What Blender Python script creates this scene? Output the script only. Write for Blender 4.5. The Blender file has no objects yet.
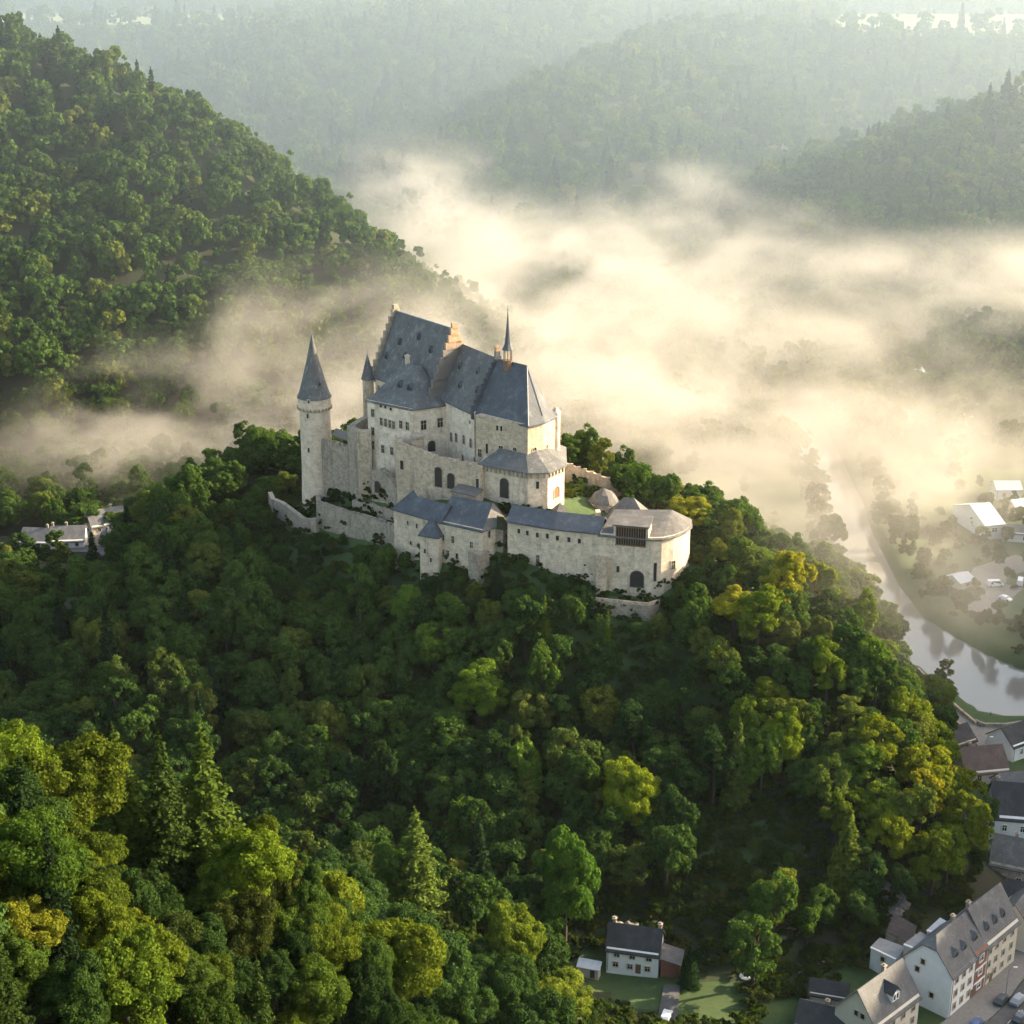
import bpy, math, random
import numpy as np
from mathutils import Vector

# ------------------------------------------------------------------ camera, light, exposure
S = bpy.context.scene
C = S.collection
FPX, PITCH, CAMZ = 1624.0, math.radians(20), 208.0
cam = bpy.data.objects.new('camera', bpy.data.cameras.new('camera'))
C.objects.link(cam); S.camera = cam
cam.location = (0, 0, CAMZ)
cam.rotation_euler = (math.radians(90) - PITCH, 0, 0)
cam.data.sensor_width = 36.0
cam.data.lens = 36.0 * FPX / 1024.0
cam.data.clip_start = 1.0
cam.data.clip_end = 12000.0

SUN_AZ, SUN_EL = math.radians(74), math.radians(22)      # azimuth from +Y towards +X
world = bpy.data.worlds.new('World'); S.world = world
world.use_nodes = True
wn = world.node_tree.nodes; wl = world.node_tree.links
bg = wn['Background']
sky = wn.new('ShaderNodeTexSky'); sky.sky_type = 'NISHITA'; sky.sun_disc = False
sky.sun_elevation = SUN_EL; sky.sun_rotation = SUN_AZ
sky.air_density = 1.0; sky.dust_density = 2.0; sky.ozone_density = 1.0
tint = wn.new('ShaderNodeMix'); tint.data_type = 'RGBA'; tint.blend_type = 'MULTIPLY'; tint.inputs[0].default_value = 1
tint.inputs[7].default_value = (1.20, 1.02, .82, 1)      # a hazy morning sky is paler and warmer than a clear one
wl.new(sky.outputs[0], tint.inputs[6]); wl.new(tint.outputs[2], bg.inputs[0]); bg.inputs[1].default_value = 0.15
sun = bpy.data.objects.new('sun', bpy.data.lights.new('sun', 'SUN'))
C.objects.link(sun)
sun.data.energy = 4.6; sun.data.angle = math.radians(0.6); sun.data.color = (1.0, 0.80, 0.53)
sdir = Vector((math.sin(SUN_AZ) * math.cos(SUN_EL), math.cos(SUN_AZ) * math.cos(SUN_EL), math.sin(SUN_EL)))
sun.rotation_euler = (-sdir).to_track_quat('-Z', 'Y').to_euler()
sun.location = (300, 100, 400)
S.view_settings.view_transform = 'Standard'; S.view_settings.look = 'None'
S.view_settings.exposure = 1.9; S.view_settings.gamma = 1.0
S.view_settings.use_curve_mapping = False
cy = S.cycles
cy.use_denoising = True
cy.use_adaptive_sampling = True; cy.adaptive_threshold = 0.02
cy.max_bounces = 6; cy.diffuse_bounces = 3; cy.glossy_bounces = 2; cy.transmission_bounces = 2
cy.volume_bounces = 2; cy.transparent_max_bounces = 4
cy.volume_step_rate = 1.0; cy.volume_max_steps = 160
cy.sample_clamp_indirect = 4.0
cy.caustics_reflective = False; cy.caustics_refractive = False

# ------------------------------------------------------------------ measuring helpers
cP, sP = math.cos(PITCH), math.sin(PITCH)
def ray(px, py):
    u = (px - 512) / FPX; v = (py - 512) / FPX
    return Vector((u, cP - v * sP, -sP - v * cP))
CAM = Vector((0, 0, CAMZ))
def at(px, py, z):
    d = ray(px, py); return CAM + d * ((z - CAMZ) / d.z)
def atY(px, py, Y):
    d = ray(px, py); return CAM + d * (Y / d.y)
def on_wall(px, py, A, B):
    d = ray(px, py); n = Vector((B[1] - A[1], A[0] - B[0], 0)).normalized()
    t = (Vector((A[0], A[1], 0)) - Vector((0, 0, 0))).dot(n) / d.dot(n)
    return CAM + d * t
def on_plane(px, py, P0, P1, P2):
    d = ray(px, py); n = (P1 - P0).cross(P2 - P0)
    return CAM + d * ((P0 - CAM).dot(n) / d.dot(n))

# ------------------------------------------------------------------ materials
def mat(name):
    m = bpy.data.materials.new(name); m.use_nodes = True
    nt = m.node_tree; b = nt.nodes['Principled BSDF']
    return m, nt, b
def N(nt, t, **kw):
    n = nt.nodes.new(t)
    for k, v in kw.items():
        if k == 'ins':
            for i, val in v.items(): n.inputs[i].default_value = val
        else: setattr(n, k, v)
    return n
def ramp(nt, fac, stops):
    r = N(nt, 'ShaderNodeValToRGB'); el = r.color_ramp.elements
    while len(el) < len(stops): el.new(0.5)
    for e, (p, c) in zip(el, stops): e.position = p; e.color = (c[0], c[1], c[2], 1)
    nt.links.new(fac, r.inputs[0]); return r.outputs[0]
def noise(nt, scale, detail=5, rough=.6, vec=None, stretch=None):
    n = N(nt, 'ShaderNodeTexNoise'); n.inputs['Scale'].default_value = scale
    n.inputs['Detail'].default_value = detail; n.inputs['Roughness'].default_value = rough
    g = N(nt, 'ShaderNodeNewGeometry')
    src = g.outputs['Position']
    if vec is not None: src = vec
    if stretch:
        mp = N(nt, 'ShaderNodeMapping'); mp.inputs['Scale'].default_value = stretch
        nt.links.new(src, mp.inputs[0]); src = mp.outputs[0]
    nt.links.new(src, n.inputs['Vector']); return n.outputs['Fac']
def mix(nt, fac, a, b, mode='MIX'):
    m = N(nt, 'ShaderNodeMix', data_type='RGBA', blend_type=mode)
    for s, v in ((m.inputs[0], fac), (m.inputs[6], a), (m.inputs[7], b)):
        if hasattr(v, 'links') or hasattr(v, 'is_linked'): nt.links.new(v, s)
        elif isinstance(v, (int, float)): s.default_value = v
        else: s.default_value = (v[0], v[1], v[2], 1)
    return m.outputs[2]
def mth(nt, op, a, b=None, c=None):
    m = N(nt, 'ShaderNodeMath', operation=op)
    for i, v in enumerate((a, b, c)):
        if v is None: continue
        if isinstance(v, (int, float)): m.inputs[i].default_value = v
        else: nt.links.new(v, m.inputs[i])
    return m.outputs[0]
def sstep(nt, v, lo, hi):
    m = N(nt, 'ShaderNodeMapRange', interpolation_type='SMOOTHSTEP')
    m.inputs[1].default_value = lo; m.inputs[2].default_value = hi
    nt.links.new(v, m.inputs[0]); return m.outputs[0]
def bump(nt, b, h, dist=.1, strength=.6):
    n = N(nt, 'ShaderNodeBump'); n.inputs['Strength'].default_value = strength
    n.inputs['Distance'].default_value = dist
    nt.links.new(h, n.inputs['Height']); nt.links.new(n.outputs[0], b.inputs['Normal'])

def stone_material(name, base, dark, stain, amt=.5, block=.9):
    m, nt, b = mat(name)
    n1 = noise(nt, block, 6, .7); n2 = noise(nt, .12, 5, .6); n3 = noise(nt, .5, 6, .65, stretch=(1, 1, .16))
    col = ramp(nt, n1, [(.30, dark), (.55, base), (.75, tuple(min(1, x * 1.13) for x in base))])
    col = mix(nt, mth(nt, 'MULTIPLY', sstep(nt, n3, .50, .72), amt), col, stain)
    col = mix(nt, mth(nt, 'MULTIPLY', sstep(nt, n2, .48, .68), amt * .8), col, tuple(.6 * (x + y) / 1.2 for x, y in zip(base, stain)))
    v = N(nt, 'ShaderNodeTexVoronoi'); v.inputs['Scale'].default_value = 1.6
    g = N(nt, 'ShaderNodeNewGeometry'); mp = N(nt, 'ShaderNodeMapping'); mp.inputs['Scale'].default_value = (1, 1, 2.0)
    nt.links.new(g.outputs['Position'], mp.inputs[0]); nt.links.new(mp.outputs[0], v.inputs['Vector'])
    vv = N(nt, 'ShaderNodeSeparateColor'); nt.links.new(v.outputs['Color'], vv.inputs[0])
    col = mix(nt, .35, col, mix(nt, 1.0, col, ramp(nt, vv.outputs[0], [(0, (.58, .55, .50)), (1, (1.18, 1.15, 1.12))]), 'MULTIPLY'))
    nt.links.new(col, b.inputs['Base Color']); b.inputs['Roughness'].default_value = .92
    bump(nt, b, n1, .12, .7); return m
def plain(name, col, rough=.8, var=.15, scale=1.2, metallic=0):
    m, nt, b = mat(name)
    n = noise(nt, scale, 5, .65)
    c = ramp(nt, n, [(.3, tuple(x * (1 - var) for x in col)), (.7, tuple(min(1, x * (1 + var)) for x in col))])
    nt.links.new(c, b.inputs['Base Color']); b.inputs['Roughness'].default_value = rough
    b.inputs['Metallic'].default_value = metallic; return m
def slate(name, col, light, streak=.4, rough=.55):
    m, nt, b = mat(name)
    n1 = noise(nt, .35, 6, .7); n2 = noise(nt, 1.1, 4, .6, stretch=(1, 1, .22)); n3 = noise(nt, 3.2, 3, .6)
    c = ramp(nt, n1, [(.32, tuple(x * .72 for x in col)), (.56, col), (.78, light)])
    c = mix(nt, mth(nt, 'MULTIPLY', sstep(nt, n2, .56, .74), streak), c, light)
    c = mix(nt, .5, c, mix(nt, 1.0, c, ramp(nt, n3, [(.3, (.7, .7, .7)), (.7, (1.25, 1.25, 1.25))]), 'MULTIPLY'))
    w = N(nt, 'ShaderNodeTexWave', wave_type='BANDS', bands_direction='Z'); w.inputs['Scale'].default_value = .75
    w.inputs['Distortion'].default_value = .6; w.inputs['Detail'].default_value = 1
    g = N(nt, 'ShaderNodeNewGeometry'); nt.links.new(g.outputs['Position'], w.inputs['Vector'])
    c = mix(nt, .22, c, mix(nt, 1.0, c, ramp(nt, w.outputs['Fac'], [(0, (.62, .62, .62)), (.25, (1, 1, 1)), (1, (1.08, 1.08, 1.08))]), 'MULTIPLY'))
    nt.links.new(c, b.inputs['Base Color']); b.inputs['Roughness'].default_value = rough + .22; b.inputs['Specular IOR Level'].default_value = .25
    bump(nt, b, n3, .06, .5); return m

M = {}
M['limestone'] = stone_material('pale_stone', (.53, .44, .33), (.27, .215, .155), (.18, .145, .11), .62)
M['plaster'] = stone_material('white_lime_plaster', (.74, .65, .53), (.50, .42, .33), (.30, .25, .19), .50, .45)
M['range'] = stone_material('cream_lime_wash', (.64, .55, .43), (.40, .33, .25), (.22, .17, .12), .66, .6)
M['rubble'] = stone_material('rough_rubble_stone', (.37, .32, .255), (.18, .15, .115), (.12, .10, .08), .75, 1.1)
M['towerstone'] = stone_material('round_tower_stone', (.66, .56, .44), (.46, .375, .285), (.32, .26, .20), .4, .5)
M['trim'] = plain('dressed_stone', (.50, .43, .34), .85)
M['gable'] = stone_material('orange_gable_stone', (.42, .29, .19), (.26, .17, .11), (.16, .11, .08), .5)
_nt = M['gable'].node_tree; _b = _nt.nodes['Principled BSDF']; _l = _b.inputs['Base Color'].links[0].from_socket
_g = _nt.nodes.new('ShaderNodeNewGeometry'); _s = _nt.nodes.new('ShaderNodeSeparateXYZ'); _nt.links.new(_g.outputs['Position'], _s.inputs[0])
_nt.links.new(mix(_nt, sstep(_nt, mth(_nt, 'ADD', _s.outputs[2], mth(_nt, 'MULTIPLY', noise(_nt, .8), 4)), 102.5, 99.5), _l, (.17, .155, .14)), _b.inputs['Base Color'])   # sunlit top painted in: orange on the top courses, dark stone below
M['slate'] = slate('blue_grey_slate', (.115, .120, .122), (.235, .24, .235), .75)
M['slate_dark'] = slate('dark_blue_slate', (.075, .087, .105), (.16, .175, .19), .5, .45)
M['slate_brown'] = slate('weathered_brown_slate', (.125, .122, .118), (.22, .215, .205), .45)
M['slate_house'] = slate('grey_house_slate', (.135, .137, .14), (.23, .23, .225), .4)
M['slate_black'] = slate('black_house_slate', (.045, .048, .052), (.085, .088, .09), .2)
M['tile_red'] = slate('dull_red_tiles', (.115, .085, .075), (.18, .14, .12), .3)
M['lead'] = plain('grey_lead', (.20, .21, .22), .5, .2)
M['glass'] = plain('dark_window_glass', (.018, .020, .022), .18, .3)
M['dark'] = plain('dark_opening', (.03, .026, .022), .9, .3)
M['wood'] = plain('weathered_timber', (.16, .10, .06), .8, .35, 3)
M['white_house'] = plain('white_render', (.74, .74, .72), .85, .07, .5)
M['cream_house'] = plain('cream_render', (.60, .55, .46), .85, .08, .5)
M['brick'] = plain('red_brown_brick', (.24, .10, .07), .85, .3, 2.5)
M['whitewood'] = plain('white_painted_wood', (.78, .78, .76), .6, .05)
M['flatroof'] = plain('grey_flat_roof', (.24, .25, .25), .7, .2, .6)
M['zinc'] = plain('pale_zinc', (.42, .46, .50), .45, .12, .8)
M['asphalt'] = plain('asphalt', (.085, .083, .080), .9, .25, .6)
M['paving'] = plain('pale_paving', (.20, .19, .17), .9, .2, .8)
M['kerb'] = plain('kerb_stone', (.20, .19, .175), .9, .15)
M['line'] = plain('road_paint', (.7, .7, .68), .8, .1)
M['rubber'] = plain('tyre_rubber', (.02, .02, .02), .8, .1)
M['chrome'] = plain('bare_metal', (.55, .55, .55), .3, .05, 2, 1.0)
for nme, c in (('car_white', (.80, .80, .80)), ('car_dark', (.05, .055, .06)), ('car_blue', (.07, .11, .22)), ('car_grey', (.28, .29, .30)), ('car_red', (.30, .04, .03))):
    m, nt, b = mat(nme + '_paint'); b.inputs['Base Color'].default_value = (*c, 1); b.inputs['Roughness'].default_value = .3
    b.inputs['Coat Weight'].default_value = .4; M[nme] = m
m, nt, b = mat('lamp_glass'); b.inputs['Base Color'].default_value = (.8, .8, .78, 1); b.inputs['Roughness'].default_value = .3; M['lampglass'] = m

def ground_material():
    m, nt, b = mat('forest_floor')
    n1 = noise(nt, .25, 6, .7); n2 = noise(nt, .035, 4, .6)
    a = ramp(nt, n1, [(.3, (.016, .024, .009)), (.55, (.030, .042, .014)), (.75, (.045, .058, .020))])
    c = mix(nt, sstep(nt, n2, .45, .65), a, (.035, .034, .018))
    nt.links.new(c, b.inputs['Base Color']); b.inputs['Roughness'].default_value = 1
    bump(nt, b, n1, .5, .6); return m
def grass_material(name, lo, hi):
    m, nt, b = mat(name)
    n1 = noise(nt, .6, 7, .75); n2 = noise(nt, .06, 4, .6)
    a = ramp(nt, n1, [(.3, lo), (.7, hi)])
    c = mix(nt, mth(nt, 'MULTIPLY', sstep(nt, n2, .4, .7), .6), a, (hi[0] * 1.25, hi[1] * .9, hi[2] * .9))
    nt.links.new(c, b.inputs['Base Color']); b.inputs['Roughness'].default_value = 1
    bump(nt, b, n1, .25, .7); return m
M['forest_floor'] = ground_material()
M['grass'] = grass_material('grass_turf', (.035, .06, .016), (.050, .095, .026))
M['meadow'] = grass_material('pale_meadow', (.09, .125, .04), (.15, .18, .07))
m, nt, b = mat('river_water')
b.inputs['Base Color'].default_value = (.20, .19, .165, 1); b.inputs['Roughness'].default_value = .12; b.inputs['IOR'].default_value = 1.6
bump(nt, b, noise(nt, .35, 4, .6), .05, .35); M['water'] = m
m, nt, b = mat('grey_rock')
c = ramp(nt, noise(nt, .7, 8, .75, stretch=(1, 1, .5)), [(.3, (.09, .08, .07)), (.6, (.26, .24, .22)), (.8, (.40, .38, .36))])
nt.links.new(c, b.inputs['Base Color']); b.inputs['Roughness'].default_value = .95; M['rock'] = m

def leaf_material(name, dark, mid, light, trans=.35):
    m = bpy.data.materials.new(name); m.use_nodes = True; nt = m.node_tree; nt.nodes.clear()
    oi = N(nt, 'ShaderNodeObjectInfo'); tc = N(nt, 'ShaderNodeTexCoord')
    base = ramp(nt, oi.outputs['Random'], [(0, dark), (.45, mid), (.8, mid), (1, light)])
    n = noise(nt, .5, 3, .6, vec=tc.outputs['Object'])
    var = ramp(nt, n, [(.3, (.72, .76, .72)), (.7, (1.22, 1.2, 1.1))])
    c = mix(nt, 1.0, base, var, 'MULTIPLY')
    c = mix(nt, 1.0, c, oi.outputs['Color'], 'MULTIPLY')
    d = N(nt, 'ShaderNodeBsdfDiffuse'); t = N(nt, 'ShaderNodeBsdfTranslucent')
    nt.links.new(c, d.inputs[0])
    tcx = mix(nt, 1.0, c, (1.9, 1.7, .55), 'MULTIPLY'); nt.links.new(tcx, t.inputs[0])
    ms = N(nt, 'ShaderNodeMixShader'); ms.inputs[0].default_value = trans
    nt.links.new(d.outputs[0], ms.inputs[1]); nt.links.new(t.outputs[0], ms.inputs[2])
    o = N(nt, 'ShaderNodeOutputMaterial'); nt.links.new(ms.outputs[0], o.inputs[0]); return m
M['leaf'] = leaf_material('broad_leaves', (.036, .070, .022), (.060, .108, .027), (.115, .140, .032), .24)
M['needle'] = leaf_material('conifer_needles', (.023, .045, .020), (.032, .060, .022), (.050, .074, .026), .16)
M['bush'] = leaf_material('bush_leaves', (.028, .050, .013), (.042, .070, .018), (.075, .085, .024))
M['bark'] = plain('tree_bark', (.045, .036, .026), .95, .35, 2)

# ------------------------------------------------------------------ building objects
def mesh_obj(name, V, F, m, parent=None, off=None):
    me = bpy.data.meshes.new(name)
    if off is not None: V = [(v[0] - off[0], v[1] - off[1], v[2] - off[2]) for v in V]
    me.from_pydata([tuple(v) for v in V], [], F)
    if m is not None: me.materials.append(m)
    me.update()
    o = bpy.data.objects.new(name, me); C.objects.link(o)
    if parent is not None: o.parent = parent
    return o
def tag(o, label=None, cat=None, group=None, kind=None):
    if label: o['label'] = label
    if cat: o['category'] = cat
    if group: o['group'] = group
    if kind: o['kind'] = kind
    return o
class Thing:
    def __init__(s, name, label, cat, loc, group=None):
        s.o = bpy.data.objects.new(name, None); C.objects.link(s.o); s.o.location = loc; s.loc = Vector(loc)
        s.o.empty_display_size = .5
        tag(s.o, label, cat, group)
    def add(s, name, VF, m, parent=None, label=None):
        o = mesh_obj(name, VF[0], VF[1], m, parent or s.o, s.loc)
        if label: o['label'] = label
        return o
def join(*vfs):
    V, F = [], []
    for v, f in vfs:
        k = len(V); V += list(v); F += [tuple(i + k for i in q) for q in f]
    return V, F
def ccw(pl):
    a = sum(pl[i][0] * pl[(i + 1) % len(pl)][1] - pl[(i + 1) % len(pl)][0] * pl[i][1] for i in range(len(pl)))
    return list(pl) if a > 0 else list(pl)[::-1]
def prism(pl, z0, z1):
    pl = ccw([(p[0], p[1]) for p in pl]); n = len(pl)
    V = [(x, y, z0) for x, y in pl] + [(x, y, z1) for x, y in pl]
    F = [tuple(range(n))[::-1], tuple(range(n, 2 * n))] + [(i, (i + 1) % n, n + (i + 1) % n, n + i) for i in range(n)]
    return V, F
def box(c, sx, sy, sz, ang=0):
    ca, sa = math.cos(ang), math.sin(ang); V = []
    for dz in (0, sz):
        for dx, dy in ((-.5, -.5), (.5, -.5), (.5, .5), (-.5, .5)):
            x, y = dx * sx, dy * sy; V.append((c[0] + x * ca - y * sa, c[1] + x * sa + y * ca, c[2] + dz))
    return V, [(3, 2, 1, 0), (4, 5, 6, 7), (0, 1, 5, 4), (1, 2, 6, 5), (2, 3, 7, 6), (3, 0, 4, 7)]
def obox(O, u, v, w, a, b, c):      # box from corner O along unit vectors u,v,w
    O = Vector(O); u = Vector(u) * a; v = Vector(v) * b; w = Vector(w) * c
    V = [O, O + u, O + u + v, O + v, O + w, O + u + w, O + u + v + w, O + v + w]
    return V, [(3, 2, 1, 0), (4, 5, 6, 7), (0, 1, 5, 4), (1, 2, 6, 5), (2, 3, 7, 6), (3, 0, 4, 7)]
def solid(V, F, t):                 # sheet -> slab, thickness t downwards
    V = [Vector(v) for v in V]; n = len(V)
    W = V + [v - Vector((0, 0, t)) for v in V]
    e = {}
    for f in F:
        for i in range(len(f)): e[(f[i], f[(i + 1) % len(f)])] = 1
    G = [tuple(f) for f in F] + [tuple(i + n for i in f)[::-1] for f in F]
    for (a, b) in e:
        if (b, a) not in e: G.append((b, a, a + n, b + n))
    return W, G
def lathe(c, prof, n=24, phase=0):
    V, F = [], []
    for r, z in prof:
        for i in range(n):
            t = 2 * math.pi * i / n + phase; V.append((c[0] + r * math.cos(t), c[1] + r * math.sin(t), c[2] + z))
    for k in range(len(prof) - 1):
        for i in range(n):
            j = (i + 1) % n; F.append((k * n + i, k * n + j, (k + 1) * n + j, (k + 1) * n + i))
    F.append(tuple(range(n))[::-1]); F.append(tuple(range((len(prof) - 1) * n, len(prof) * n)))
    return V, F
def tube(pts, r, n=6):
    V, F = [], []
    for k, p in enumerate(pts):
        p = Vector(p); d = (Vector(pts[min(k + 1, len(pts) - 1)]) - Vector(pts[max(k - 1, 0)])).normalized()
        a = d.cross(Vector((0, 0, 1)) if abs(d.z) < .9 else Vector((1, 0, 0))).normalized(); b2 = d.cross(a)
        rr = r[k] if isinstance(r, (list, tuple)) else r
        for i in range(n):
            t = 2 * math.pi * i / n; V.append(p + (a * math.cos(t) + b2 * math.sin(t)) * rr)
    for k in range(len(pts) - 1):
        for i in range(n):
            j = (i + 1) % n; F.append((k * n + i, k * n + j, (k + 1) * n + j, (k + 1) * n + i))
    F.append(tuple(range(n))); F.append(tuple(range((len(pts) - 1) * n, len(pts) * n))[::-1])
    return V, F
def outward(A, B, inside):
    n = Vector((B[1] - A[1], A[0] - B[0], 0)).normalized()
    if (Vector((A[0] - inside[0], A[1] - inside[1], 0))).dot(n) < 0: n = -n
    return n
def window(T, wall, P, u, n, w=1.0, h=1.7, arch=False, frame='trim', pane='glass', name='window', bars=True):
    """P is the middle of the opening on the wall's face; the surround stands proud, so that the pane lies in a reveal"""
    P = Vector(P); u = Vector(u); z = Vector((0, 0, 1))
    def outline(hw, hh, e):
        pts = [(-hw, -hh), (hw, -hh)]
        if arch: pts += [(hw * math.cos(t), hh - hw * .9 + hw * .9 * math.sin(t) ) for t in [math.pi * k / 6 for k in range(7)]]
        else: pts += [(hw, hh), (-hw, hh)]
        return [P + u * a + z * b2 + n * e for a, b2 in pts]
    q = outline(w / 2, h / 2, .03); q0 = outline(w / 2, h / 2, -.15); k = len(q)
    pane_o = T.add(name, (q + q0, [tuple(range(k)), tuple(range(k, 2 * k))[::-1]] + [(i, k + i, k + (i + 1) % k, (i + 1) % k) for i in range(k)]), M[pane], wall)
    fw = .16; o1 = outline(w / 2 + fw, h / 2 + fw, .16); i1 = outline(w / 2, h / 2, .16); o0 = outline(w / 2 + fw, h / 2 + fw, -.1); i0 = outline(w / 2, h / 2, -.1)
    V = o1 + i1 + o0 + i0; F = []
    for i in range(k):
        j = (i + 1) % k
        F += [(i, j, k + j, k + i), (i, 2 * k + i, 2 * k + j, j), (k + i, k + j, 3 * k + j, 3 * k + i)]
    vf = (V, F)
    if bars and w > .8:
        vf = join(vf, obox(P - u * .04 - z * h / 2 + n * .035, u, n, z, .08, .04, h), obox(P - u * w / 2 + z * .1 * h + n * .038, u, n, z, w, .04, .08))
    return pane_o, vf
def wins(T, wall, A, B, inside, pix, w=1.0, h=1.7, **kw):
    """windows of the wall A-B at the places measured in the photograph; the surround is a sub-part below its wall"""
    n = outward(A, B, inside); u = Vector((B[0] - A[0], B[1] - A[1], 0)).normalized()
    for q in pix:
        ww, hh = (q[2], q[3]) if len(q) > 2 else (w, h)
        P = on_wall(q[0], q[1], A, B); win(T, P, u, n, ww, hh, **kw)
def win(T, P, u, n, w, h, frame='trim', label=None, **kw):
    pane, vf = window(T, None, P, u, n, w, h, **kw)
    T.add('surround', vf, M[frame], pane)
    if label: pane['label'] = label
    return pane
def dormer(T, P, out, w=1.3, h=1.5, depth=2.2, m='slate', roof=None):
    """small gabled dormer whose front stands at P and looks along out"""
    out = Vector(out).normalized(); u = Vector((0, 0, 1)).cross(out).normalized(); z = Vector((0, 0, 1)); P = Vector(P)
    a = P - u * w / 2; b2 = P + u * w / 2; t = P + z * h
    sh = h * .35
    V = [a - z * .5, b2 - z * .5, b2 + z * sh, t, a + z * sh]; V += [v - out * depth for v in V]
    o = T.add('dormer', (V, [(0, 1, 2, 3, 4), (9, 8, 7, 6, 5), (0, 5, 6, 1), (1, 6, 7, 2), (2, 7, 8, 3), (3, 8, 9, 4), (4, 9, 5, 0)]), M[m], roof)
    q = [P + u * (-w * .3) + out * .04, P + u * (w * .3) + out * .04, P + u * (w * .3) + z * h * .3 + out * .04, P + z * h * .72 + out * .04, P - u * (w * .3) + z * h * .3 + out * .04]
    q += [v - out * .08 for v in q]
    g = mesh_obj('window', q, [(0, 1, 2, 3, 4), (9, 8, 7, 6, 5)] + [(i, 5 + i, 5 + (i + 1) % 5, (i + 1) % 5) for i in range(5)], M['dark'], o if roof is None else o, T.loc)
    return o
def chimney(T, P, w=.9, d=.9, h=2.4, ang=0, m='trim', roof=None):
    return T.add('chimney', join(box((P[0], P[1], P[2] - 1.2), w, d, h + 1.2, ang), box((P[0], P[1], P[2] + h), w + .3, d + .3, .22, ang), box((P[0], P[1], P[2] + h + .22), w * .55, d * .55, .35, ang)), M[m], roof)
HAZE_D, MIST_D, FAR_D = 0.000015, 0.022, 0.00055
# ------------------------------------------------------------------ the terrain
CP = [(-72,452,45),(-57,445,51),(-66,438,43),(-55,424,43),(-46,418,41),(-31,406,44),(-24,392,43.5),(-8,383,44),(-1,385,51.5),(10,380,50),(22,376,47.5),(35,365,38),(24,370,41),(48,378,50.5),(52,392,54),
 (-42,440,60),(-20,440,66),(0,420,66),(4,396,63),(-10,400,62),(15,400,62),(-25,408,61),(-38,424,56),(0,393,57),(24,390,56),(40,391,54),(-20,399,54),(16,430,61),(30,420,57),(-20,462,56),(-50,470,50),
 (-83,480,47),(-80,460,38),(-70,457,43),(-98,448,44),(-107,428,35),(-105,400,26),(-105,370,14),(-125,390,6),(-132,470,6),(-120,505,9),(-116,450,24),(-85,425,40),(-80,400,32),
 (-50,360,17),(-8,350,22),(-8,310,6),(43,346,22),(20,350,24),(55,372,45),(66,380,42),(80,368,36),(90,348,29),(94,318,17),(90,300,8),(106,345,4),(111,380,4),(113,420,3),(109,480,3),(104,560,3),
 (100,296,4),(85,292,5),(60,288,6),(25,290,5),(-10,290,5),(50,306,13),(18,326,15),(72,322,20),(-20,500,32),(20,480,34),(60,450,32),(-60,520,20),(0,560,5),(90,440,20),(-100,540,6),(60,540,4),(-150,480,5),(-150,540,5),(-150,400,6),(-135,350,8),
 (150,350,3),(150,450,3),(140,290,3),(130,240,3),(-60,320,6),(-100,330,8),(-30,300,5),(-70,360,14),
 (-5,180,42),(0,216,25),(0,250,24),(-16,240,33),(-14,262,32),(-60,215,58),(-40,250,35),(20,220,12),(22,190,20),(34,240,7),(-85,180,84),(-95,250,34),(60,260,4),(85,230,3),(0,150,42),(0,100,55),(40,140,18),(-110,100,120),(-160,200,90),(-170,300,25),(0,30,100),(70,150,30),(120,150,6),(-100,-20,120),(60,20,60),(-180,60,140),(10,270,8),(40,270,5)]
for _x, _y, _Y, _h in ((112,722,168,24),(200,722,170,25),(62,742,158,16),(20,735,160,14),(245,835,158,14),(320,868,176,14),(395,920,172,14),(120,945,118,13),(20,815,122,14),(153,862,150,14)):
    _p = atY(_x, _y, _Y); CP.append((_p.x, _p.y, _p.z - _h))
CPa = np.array(CP, float)
def _U(r2): return .5 * r2 * np.log(r2 + 1e-9)
_n = len(CPa); _d2 = ((CPa[:, None, :2] - CPa[None, :, :2]) ** 2).sum(-1) / 1e4
_K = _U(_d2) + np.eye(_n) * .004; _Pm = np.c_[np.ones(_n), CPa[:, :2] / 100]
_A = np.block([[_K, _Pm], [_Pm.T, np.zeros((3, 3))]])
_w = np.linalg.solve(_A, np.r_[CPa[:, 2], np.zeros(3)])
def tps(x, y):
    sh = np.shape(x); x = np.ravel(x); y = np.ravel(y); out = np.empty(len(x))
    for i in range(0, len(x), 20000):
        q = np.c_[x[i:i + 20000], y[i:i + 20000]]
        d2 = ((q[:, None, :] - CPa[None, :, :2]) ** 2).sum(-1) / 1e4
        out[i:i + 20000] = _U(d2) @ _w[:_n] + np.c_[np.ones(len(q)), q / 100] @ _w[_n:]
    return out.reshape(sh)
def ss(a, b, x):
    t = np.clip((x - a) / (b - a), 0, 1); return t * t * (3 - 2 * t)
_rng = np.random.RandomState(3)
_wv = [(_rng.uniform(-1, 1, 2), _rng.uniform(0, 6.28)) for _ in range(24)]
def wob(x, y, L):
    s = 0
    for k, (d, p) in enumerate(_wv):
        f = (1 + k % 4 * .8) * 6.28 / L; s = s + np.sin((x * d[0] + y * d[1]) * f + p) / (1 + k % 4 * .8)
    return s / 8
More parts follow.
